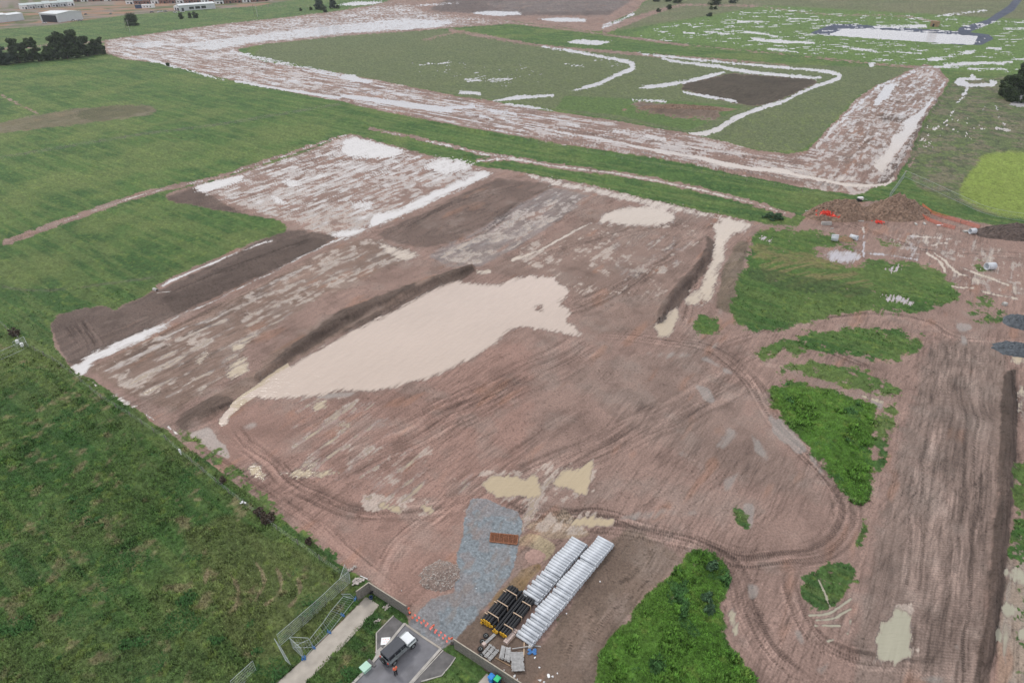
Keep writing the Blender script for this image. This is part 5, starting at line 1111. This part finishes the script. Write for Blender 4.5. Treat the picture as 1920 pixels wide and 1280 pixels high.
# standing, arms bent in front holding a controller
V = [(0,0,.95),(0,0,1.15),(0,0,1.38),(0,.01,1.50),(0,.03,1.62),(0,.02,1.72),
     (.17,0,1.42),(.22,-.02,1.14),(.12,.22,1.08),(.07,.30,1.10), (-.17,0,1.42),(-.22,-.02,1.14),(-.12,.22,1.08),(-.07,.30,1.10),
     (.10,0,.90),(.11,.02,.50),(.12,0,.09),(.12,.13,.05), (-.10,0,.90),(-.12,.0,.50),(-.13,-.03,.09),(-.14,.10,.05)]
E_ = [(0,1),(1,2),(2,3),(3,4),(4,5),(2,6),(6,7),(7,8),(8,9),(2,10),(10,11),(11,12),(12,13),(0,14),(14,15),(15,16),(16,17),(0,18),(18,19),(19,20),(20,21)]
R_ = [(.16,.11),(.15,.10),(.18,.11),.055,(.085,.10),(.075,.09),.065,.05,.038,.035,.065,.05,.038,.035,.095,.065,.045,.04,.095,.065,.045,.04]
ps = skin('person', V, E_, R_, M['skin'], loc=at(743, 1265)+Vector((0, 0, .04)), rz=radians(35))
tag(ps, 'person in orange hi-vis shirt and black trousers standing behind the silver car', 'person')
skin('shirt', [(0,0,.93),(0,0,1.15),(0,0,1.40),(.18,0,1.43),(.23,-.02,1.14),(.14,.19,1.09),(-.18,0,1.43),(-.23,-.02,1.14),(-.14,.19,1.09)], [(0,1),(1,2),(2,3),(3,4),(4,5),(2,6),(6,7),(7,8)], [(.185,.13),(.175,.125),(.195,.13),.085,.068,.055,.085,.068,.055], M['orange'], ps)
skin('trousers', [(0,0,.93),(.10,0,.88),(.11,.02,.50),(.12,0,.12),(-.10,0,.88),(-.12,0,.50),(-.13,-.03,.12)], [(0,1),(1,2),(2,3),(0,4),(4,5),(5,6)], [(.17,.125),.11,.082,.065,.11,.082,.065], M['navy'], ps)
for sx in (1, -1):
    for k in range(4): skin('finger', [(sx*(.07-.018*k), .31, 1.10), (sx*(.065-.018*k), .345+.004*(k % 2), 1.09), (sx*(.06-.016*k), .355, 1.065)], [(0,1),(1,2)], [.010,.009,.008], M['skin'], ps, sub=1)
    skin('thumb', [(sx*.085, .28, 1.10), (sx*.08, .31, 1.125), (sx*.065, .325, 1.13)], [(0,1),(1,2)], [.012,.010,.009], M['skin'], ps, sub=1)
b = MB(); b.ball((0, .0, 1.73), .105, (.95, 1.08, .85), 2); b.build('hair', M['hair'], ps)
b = MB(); b.ball((0, .115, 1.665), .018, (1, 1.2, 1.3), 1); b.build('nose', M['skin'], ps)
for sx in (-.035, .035): b = MB(); b.ball((sx, .108, 1.69), .011, (1, 1, 1), 1); b.build('eye', M['hair'], ps)
b = MB(); b.box((0, .36, 1.10), (.2, .1, .05)); o = b.build('controller', M['roofblk'], loc=ps.location, rz=radians(35), bevel=.01); tag(o, 'small dark controller held by the person behind the car', 'controller')
for sx in (.12, -.135): b = MB(); b.box((sx, .05, .06), (.11, .29, .11), taper=.8); b.build('boot', M['navy'], ps, bevel=.02)

# ---- sheds, houses, parked cars -----------------------------------------------------------
def shed(name, p0, p1, depth, h, rh, wall, roof, label, openings=(), cat='shed', over=.4):
    """front wall from pixel p0 to p1"""
    A, B = at(*p0), at(*p1); d = B-A; L = d.length; ang = atan2(d.y, d.x); t = empty(name, A, ang)
    b = MB(); b.prism([(0, 0), (L, 0), (L, depth), (0, depth)], 0, h); b.build('wall', wall, t)
    r = MB(); x0, x1, y0, y1 = -over, L+over, -over, depth+over; ym = depth/2
    r.add([(x0,y0,h),(x1,y0,h),(x1,ym,h+rh),(x0,ym,h+rh),(x1,y1,h),(x0,y1,h),(x0,y0,h+.15),(x1,y0,h+.15),(x1,ym,h+rh+.15),(x0,ym,h+rh+.15),(x1,y1,h+.15),(x0,y1,h+.15)],
          [(0,3,2,1),(3,5,4,2),(6,7,8,9),(9,8,10,11),(0,1,7,6),(5,11,10,4),(1,2,8,7),(2,4,10,8),(0,6,9,3),(3,9,11,5)]); r.build('roof', roof, t)
    g_ = MB(); g_.add([(0,0,h),(0,depth,h),(0,ym,h+rh),(.2,0,h),(.2,depth,h),(.2,ym,h+rh),(L-.2,0,h),(L-.2,depth,h),(L-.2,ym,h+rh),(L,0,h),(L,depth,h),(L,ym,h+rh)], [(0,1,2),(5,4,3),(6,7,8),(11,10,9)]); g_.build('gable', wall, t)
    for x, w, z, hh, nm_ in openings: b = MB(); b.box((x*L, -.06, z+hh/2), (w*L, .1, hh)); b.build(nm_, M['opening'] if nm_ != 'window' else M['glass'], t)
    tag(t, label, cat); return t
shed('warehouse', (78, 41), (111.5, 42.5), 26, 7.5, 1.2, M['metalwall'], M['metalroof'], 'big pale metal shed with a wide dark open front', [(.5, .82, 0, 6.2, 'doorway')], 'warehouse')
shed('warehouse', (16, 41.5), (46, 37.5), 16, 6.0, 1.0, M['metalwall'], M['metalroof'], 'pale metal shed left of the open fronted one', [], 'warehouse'); shed('warehouse', (-30, 46), (15.5, 41.5), 18, 6.8, 1.0, M['metalwall'], M['metalroof'], 'pale metal shed cut by the left edge', [], 'warehouse')
shed('warehouse', (338, 21.5), (404.5, 16.5), 20, 5.4, 1.0, M['metalwall'], M['metalroof'], 'long pale hall with three dark windows beside the road', [(.33, .13, 1.2, 2.4, 'window'), (.5, .13, 1.2, 2.4, 'window'), (.67, .13, 1.2, 2.4, 'window'), (.08, .06, 0, 3, 'doorway')], 'hall')
shed('warehouse', (327, 19.5), (337.8, 21), 9, 4.0, .4, M['white'], M['metalroof'], 'low white annex at the left end of the long hall', [(.3, .2, 0, 2.6, 'doorway'), (.7, .3, 0, 2.6, 'doorway')], 'annex', .2)
shed('site_office', (254, 16.5), (266, 16), 5, 3.4, .3, M['binbody'], M['darkroof'], 'dark blue site office left of the white one', [], 'site office', .1); shed('site_office', (266.5, 16), (289.5, 15), 5, 3.4, .3, M['white'], M['metalroof'], 'long white site office on the bare ground', [(.2, .08, 1, 1.2, 'window'), (.45, .08, 1, 1.2, 'window'), (.7, .08, 1, 1.2, 'window')], 'site office', .1)
shed('pump_house', (1743, 50), (1756, 51), 4.5, 3.4, .3, M['tan'], M['clay'], 'small tan hut standing beside the lined basin', [(.5, .25, 0, 2, 'doorway')], 'hut', .2)
hrows = [((40, 18.5), (141, 10.5), 7, 'tealroof', 'metalwall', 'pale roofed terrace house behind the open fronted shed', 4.0), ((108, 4.5), (238, 1.5), 9, 'tealroof', 'brick', 'pale grey roofed house in the far top row', 3.6), ((236, 8.5), (408, 4.5), 11, 'darkroof', 'brick', 'dark roofed brick house behind the long hall', 3.8), ((404, 8.5), (505, 2.0), 6, 'darkroof', 'brick', 'dark roofed brick house right of the long hall', 3.6), ((240, -4), (410, -8), 9, 'darkroof', 'metalwall', 'dark roofed house in the farthest row', 4.0)]
ordw = ['first', 'second', 'third', 'fourth', 'fifth', 'sixth', 'seventh', 'eighth', 'ninth', 'tenth', 'eleventh']
for (a, c, n, rf, wl, lb, h) in hrows:
    for i in range(n):
        p = (a[0]+(c[0]-a[0])*(i+.03)/n, a[1]+(c[1]-a[1])*(i+.03)/n); q = (a[0]+(c[0]-a[0])*(i+.93)/n, a[1]+(c[1]-a[1])*(i+.93)/n)
        wl_ = M[wl] if (i % 3) else M['white']
        t = shed('house', p, q, random.uniform(9, 13), h*random.uniform(.9, 1.1), random.uniform(1.6, 2.6), wl_, M[rf] if random.random() < .8 else M['tealroof'], f'{lb}, {ordw[i]} from the left', [(.3, .2, .9, 1.3, 'window'), (.72, .25, 0, 2.3, 'garage_door')], 'house', .5); t['group'] = 'houses along the top edge'
def small_car():
    t = empty('parked_car', (0, 0, 0)); b = MB(); b.box((0, 0, .62), (4.4, 1.75, .5)); b.build('body', M['white'], t, bevel=.12)
    b = MB(); b.box((-.2, 0, 1.1), (2.4, 1.55, .5), taper=.8); b.build('cabin', M['glass'], t, bevel=.06)
    for sx in (-1.35, 1.35):
        for sy in (-.8, .8): b = MB(); b.tube((sx, sy-.1, .33), (sx, sy+.1, .33), .33, 14); b.build('wheel', M['rubber'], t)
    return t
cars = [(84,44,'white','beside the left doorway of the open shed'),(117,38,'roofblk','first in the line right of the open shed'),(124,38.5,'white','second in the line right of the open shed'),(131,39,'roofblk','third in the line right of the open shed'),(138,39.5,'white','fourth in the line right of the open shed'),(150,40,'silver','last in the line right of the open shed'),
 (208,27,'silver','alone on the estate road'),(285,24,'roofblk','leftmost in the row before the long hall'),(297,23.5,'white','second in the row before the long hall'),(303,23,'white','third in the row before the long hall'),(311,22.5,'silver','fourth in the row before the long hall'),(329,24.5,'white','fifth in the row before the long hall'),(342,23.5,'white','nearest the long hall'),(116,27,'roofblk','left on the inner yard'),(134,27,'roofblk','middle on the inner yard'),(161,28,'roofblk','right on the inner yard')]
sc0 = small_car(); paints = {}
for i, (x, y, m_, lb) in enumerate(cars):
    t = sc0 if i == 0 else copy_tree(sc0); t.location = at(x, y); t.rotation_euler.z = random.choice([.15, 1.7])+random.uniform(-.1, .1)
    body = [c_ for c_ in bpy.data.objects if c_.parent == t and c_.name.startswith('body')][0]
    if m_ != 'white':
        if m_ not in paints: paints[m_] = body.data.copy(); paints[m_].materials.clear(); paints[m_].materials.append(M[m_])
        body.data = paints[m_]
    tag(t, {'white': 'white', 'roofblk': 'dark', 'silver': 'silver'}[m_]+' car parked '+lb, 'car', 'cars parked on the far estate')
# power poles
def pole(px, py, h, label, m='concrete2'):
    t = empty('power_pole', at(px, py)); b = MB(); b.tube((0, 0, 0), (0, 0, h), .19, 8, .12); b.build('post', M[m], t); b = MB(); b.box((0, 0, h-.6), (2.2, .15, .15), .3); b.build('cross_arm', M['paling'], t); tag(t, label, 'power pole', 'power poles on the far field')
pole(244, 60, 9.5, 'pale power pole right of the dark pole, beside the lone tree'); pole(238, 58.5, 7.5, 'dark power pole beside the lone tree', 'bark'); pole(483, 32, 12, 'pale power pole near the mesh of saplings'); pole(478, 31.5, 11, 'dark power pole left of the pale pole', 'bark'); pole(700, 22, 9, 'thin power pole on the grass above the flooded mud')

# ---- trees ------------------------------------------------------------------------------
def tree(px, py, top, wpx, leaf, label, name='tree', seed=0, lean=0.0, shape=1.0, group=None, cat='tree', dens=1.0):
    p = at(px, py); D = p.y*ct + H*st; vpx = FPX/D*(ct - st*(py-640)/FPX); h = max(1.2, (py-top)/vpx); w = wpx*D/FPX/2
    rr = random.Random(seed*7+3); t = empty(name, p)
    b = MB(); b.tube((0, 0, -.1), (lean*h*.5, 0, h*.62), h*.028+.05, 8, h*.012+.02); tips = []
    for i in range(8):
        a = rr.uniform(0, 6.28); z0 = h*rr.uniform(.22, .5); z1 = h*rr.uniform(.5, .9); q = Vector((cos(a)*w*.6+lean*z1, sin(a)*w*.6, z1)); b.tube((lean*z0*.8, 0, z0), q, h*.010+.02, 5, .015); tips.append(q)
    b.build('trunk', M['bark'], t)
    # clumps of leaf faces
    n = int(min(9000, 1400+h*480)*dens); cl = []
    w *= 1.12
    for i in range(int(18+h*1.8)):
        a = rr.uniform(0, 6.28); zz = rr.random(); rad = w*(1-.62*abs(zz-.34)*1.6*shape)*rr.uniform(.2, .95)
        cl.append(Vector((cos(a)*rad + lean*h*(.25+.7*zz), sin(a)*rad, h*(.06+.86*zz))))
    N = n; g_ = np.random.default_rng(seed); ci = g_.integers(0, len(cl), N); C_ = np.array([tuple(c) for c in cl])[ci]; rad = min(w, h*.8)*.34
    dirs = g_.normal(size=(N, 3)); dirs /= np.linalg.norm(dirs, axis=1)[:, None]; crs = g_.uniform(.55, 1.35, len(cl))[ci][:, None]; C_ = C_ + dirs*rad*crs*(g_.random((N, 1))**.45)*np.array([1.15, 1.15, .75])
    ls = (.10+.016*h)*(.6+.8*g_.random((N, 1))); e1 = g_.normal(size=(N, 3)); e1 /= np.linalg.norm(e1, axis=1)[:, None]; e2 = np.cross(dirs, e1); e2 /= np.linalg.norm(e2, axis=1)[:, None]+1e-6
    C_[:, 2] = np.maximum(C_[:, 2], .15)
    vs = np.stack([C_-e1*ls-e2*ls*.6, C_+e1*ls-e2*ls*.6, C_+e1*ls*.7+e2*ls*.8, C_-e1*ls*.7+e2*ls*.8], 1).reshape(-1, 3)
    me = bpy.data.meshes.new('crown'); me.vertices.add(len(vs)); me.vertices.foreach_set('co', vs.astype(np.float32).ravel()); me.loops.add(N*4); me.loops.foreach_set('vertex_index', np.arange(N*4, dtype=np.int32)); me.polygons.add(N); me.polygons.foreach_set('loop_start', np.arange(0, N*4, 4, dtype=np.int32)); me.update(calc_edges=True)
    me.materials.append(leaf); o = link(bpy.data.objects.new('crown', me)); o.parent = t; tag(t, label, cat, group); return t
TR = [(10,121,88,34,'leaf_blue','bushy blue green tree cut by the left edge',0),(38,118,71,24,'leaf_dark','tall dark tree second from the left edge',-.04),(52,116,80,22,'leaf_dark','dark tree leaning against the second tall one',-.06),(73,115,69,20,'leaf_dark','tall dark tree leaning left in front of green field',-.10),(95,113,85,22,'leaf_dark','low round dark tree in the gap of the tree row',0),
 (110,111,66,20,'leaf_dark','dark tree with narrow top left of the tallest',0),(127,110,60,26,'leaf_dark','broad dark tree beside the tallest one',0),(147,108,56,26,'leaf_dark','tallest dark tree in the row',0),(165,105,68,24,'leaf_dark','dark tree right of the tallest one',0),(180,103,75,20,'leaf_dark','second last dark tree of the row',0),(194,102,69,12,'leaf_dark','narrow dark tree at the right end of the row',0)]
for i, (x, y, tp, w, lf, lb, ln) in enumerate(TR): tree(x, y, tp, w, M[lf], lb, 'evergreen_tree', i+1, ln, .7, 'row of trees beside the flooded track')
for i, (x, y, lb) in enumerate(((62,115,'under the gap between leaning trees'),(85,113,'below the low round tree'),(105,111.5,'below the narrow topped tree'),(122,110,'below the broad tree'),(143,108.5,'below the tallest tree'))): tree(x, y, y-12, 11, M['leaf_olive'], 'small yellow green shrub '+lb, 'shrub', 60+i, 0, .6, 'shrubs under the tree row', 'shrub', .4)
tree(249, 48, 26, 27, M['leaf_dark'], 'lone dark spreading pine beside the power poles', 'pine_tree', 20, 0, 1.1); tree(340, 36, 25, 9, M['leaf_dark'], 'small dark tree, leftmost of three before the hall', 'evergreen_tree', 21, 0, .8, 'three small trees before the hall'); tree(356, 34.5, 24, 8, M['leaf_dark'], 'small dark tree, middle of three before the hall', 'evergreen_tree', 22, 0, .8, 'three small trees before the hall'); tree(367, 34, 22, 11, M['leaf_dark'], 'larger dark tree, rightmost of three before the hall', 'evergreen_tree', 23, 0, .8, 'three small trees before the hall')
for i, (x, y, tp, w, lf, lb) in enumerate([(599,18,-1,17,'leaf_blue','thin open tree above the flooded mud, left one'),(609,23,12,15,'leaf_dark','low dark bush at the edge of the flooded mud'),(624,16,-3,12,'leaf_blue','thin open tree above the flooded mud, right one'),(633,16,10,10,'leaf_dark','small dark bush right of the thin trees'),(564,21,15,5,'leaf_dark','small sapling left of the thin trees'),(583,19,13,6,'leaf_olive','pale sapling beside the thin trees'),
   (1235,22.6,16,8,'leaf_dark','small round dark bush on olive field'),(1254,18,9,11,'leaf_dark','round dark bush right of the smaller one'),(1272,6,-6,22,'leaf_dark','dark tree clump cut by the top edge'),(1229,3,-8,16,'leaf_blue','bluish tree cut by the top edge, left'),(1252,3,-8,14,'leaf_dark','dark tree cut by the top edge between two others'),(1339,9,-8,32,'leaf_dark','broad dark tree cut by the top edge, right'),(1333,18,12,8,'leaf_olive','small bush below the broad top tree'),(1341,18,12,9,'leaf_dark','second small bush below the broad top tree'),(1376,6,-3,24,'leaf_blue','low bluish bush at the top edge'),(1330,31,24,14,'leaf_blue','grey scrub beside the bright paddock'),
   (1908,176,119,34,'leaf_dark','tall dark pine crown, upper of the right clump'),(1890,180,138,32,'leaf_dark','dark pine in front, lower left of the right clump'),(1885,186,160,24,'leaf_dark','low dark pine at the left of the clump'),(1899,191,171,20,'leaf_dark','small dark pine at the foot of the clump'),(1919,193,180,14,'leaf_dark','dark bush cut by the right edge'),
   (315,124,118,7,'leaf_dark','tiny dark bush on the grass beside the mud track'),(1448,411,399,42,'leaf_weed','rounded green shrub beside the spoil heaps')]): tree(x, y, tp, w, M[lf], lb, 'pine_tree' if 'pine' in lb else ('shrub' if ('bush' in lb or 'shrub' in lb or 'scrub' in lb) else 'tree'), 30+i, 0, .7, cat='tree' if not ('bush' in lb or 'shrub' in lb or 'scrub' in lb) else 'shrub')
for i, (x, y, w, lb) in enumerate([(488,962,16,'dry brown bush on the paddock edge, left of the pair'),(503,972,22,'larger dry brown bush on the paddock edge'),(28,626,18,'dark dry bush beside the white drums'),(580,1018,9,'small dry weed on the fence line below the brown bushes'),(420,902,10,'dry weed on the fence line above the white bag')]): tree(x, y+3, y-9, w, M['twig'], lb, 'shrub', 80+i, 0, .4, cat='shrub', dens=.7)
for i, (x, y, w, h_) in enumerate([(1335,1068,22,9),(1325,1130,24,8),(1330,1150,18,6)]): tree(x, y, y-h_*1.2, w, M['leaf_weed'], ['blue green weed clump in the bright grass, upper one', 'blue green weed clump in the bright grass, middle one', 'small weed clump in the bright grass, lowest one'][i], 'weed_clump', 90+i, 0, .3, cat='weed clump', dens=.8)

# ---- grass tufts (uncountable) --------------------------------------------------------------
def tufts():
    X, Y, Z, g_, col, Dd = G['X'], G['Y'], G['Z'], G['grass'], G['col'], G['Dd']
    PXv, PYv = proj(X, Y)
    inview = (PXv > -120) & (PXv < 2040) & (PYv > 540) & (PYv < 1340)
    t3 = G['tone3']; wgt = g_*inview*(Dd < 250)*(Dd > 20)*(G['wat'] < .1)
    wgt = wgt*(.12*sstep(250, 150, Dd) + .9*(t3 > .3) + .75*(G['mN'] > .3)) * (Dd/130)**2
    idx = RNG.choice(len(X), size=135000, replace=False, p=wgt/wgt.sum()); N = len(idx)
    x, y, z = X[idx]+RNG.uniform(-.1, .1, N), Y[idx]+RNG.uniform(-.1, .1, N), Z[idx]
    big = sstep(.58, .72, fbm(x/2.2, y/2.2, 3, 120)); dens = sstep(.35, .65, fbm(x/6, y/6, 3, 121))
    h = (.10 + .16*RNG.random(N))*(.55 + .65*big + .3*dens + .8*(t3[idx] > .3)*big)
    c0 = col[idx]*(1.0+1.2*RNG.random((N, 1)))
    weed = (fbm(x/3.5, y/3.5, 3, 122) > .70)[:, None]; c0 = np.where(weed, np.array((.070, .160, .050))*(.7+.9*RNG.random((N, 1))), c0)
    vs = []; fs = []; cs = []
    for k in range(3):
        a = RNG.uniform(0, 6.28, N); w = h*RNG.uniform(.25, .5, N); lx, ly = np.cos(a), np.sin(a); ox = RNG.uniform(-.1, .1, N); oy = RNG.uniform(-.1, .1, N); le = h*.7
        p0 = np.stack([x+ox-ly*w, y+oy+lx*w, z-.03], 1); p1 = np.stack([x+ox+ly*w, y+oy-lx*w, z-.03], 1); p2 = np.stack([x+ox+lx*le, y+oy+ly*le, z+h], 1)
        vs.append(np.stack([p0, p1, p2], 1).reshape(-1, 3)); cs.append(np.repeat(c0*(.8+.4*RNG.random((N, 1))), 3, 0))
    v = np.concatenate(vs); c_ = np.concatenate(cs); n = len(v)//3
    me = bpy.data.meshes.new('grass'); me.vertices.add(len(v)); me.vertices.foreach_set('co', v.astype(np.float32).ravel()); me.loops.add(n*3); me.loops.foreach_set('vertex_index', np.arange(n*3, dtype=np.int32)); me.polygons.add(n); me.polygons.foreach_set('loop_start', np.arange(0, n*3, 3, dtype=np.int32)); me.update(calc_edges=True)
    at_ = me.attributes.new('tone', 'FLOAT_COLOR', 'POINT'); r = np.ones((len(v), 4), np.float32); r[:, :3] = np.clip(c_, .004, .6); at_.data.foreach_set('color', r.ravel())
    m, nt, b = newmat('grass_blades'); a = nt.nodes.new('ShaderNodeAttribute'); a.attribute_name = 'tone'; nt.links.new(a.outputs['Color'], b.inputs['Base Color']); b.inputs['Roughness'].default_value = .8; b.inputs['Specular IOR Level'].default_value = .15
    me.materials.append(m); tag(link(bpy.data.objects.new('grass', me)), 'tufts of paddock grass and weeds', 'grass', kind='stuff')
tufts()

# ---- thin haze -------------------------------------------------------------------------------
hb = MB(); hb.box((0, 4000, 52), (20000, 10400, 108)); hm = bpy.data.materials.new('haze'); hm.use_nodes = True; nt = hm.node_tree; nt.nodes.clear(); ho = nt.nodes.new('ShaderNodeOutputMaterial'); hv = nt.nodes.new('ShaderNodeVolumePrincipled')
hv.inputs['Color'].default_value = (.86, .91, 1, 1); hv.inputs['Density'].default_value = .00009; hv.inputs['Anisotropy'].default_value = .2; nt.links.new(hv.outputs[0], ho.inputs['Volume'])
tag(hb.build('haze', hm), 'thin pale haze over the fields', 'haze', kind='stuff')
scene.cycles.volume_bounces = 0
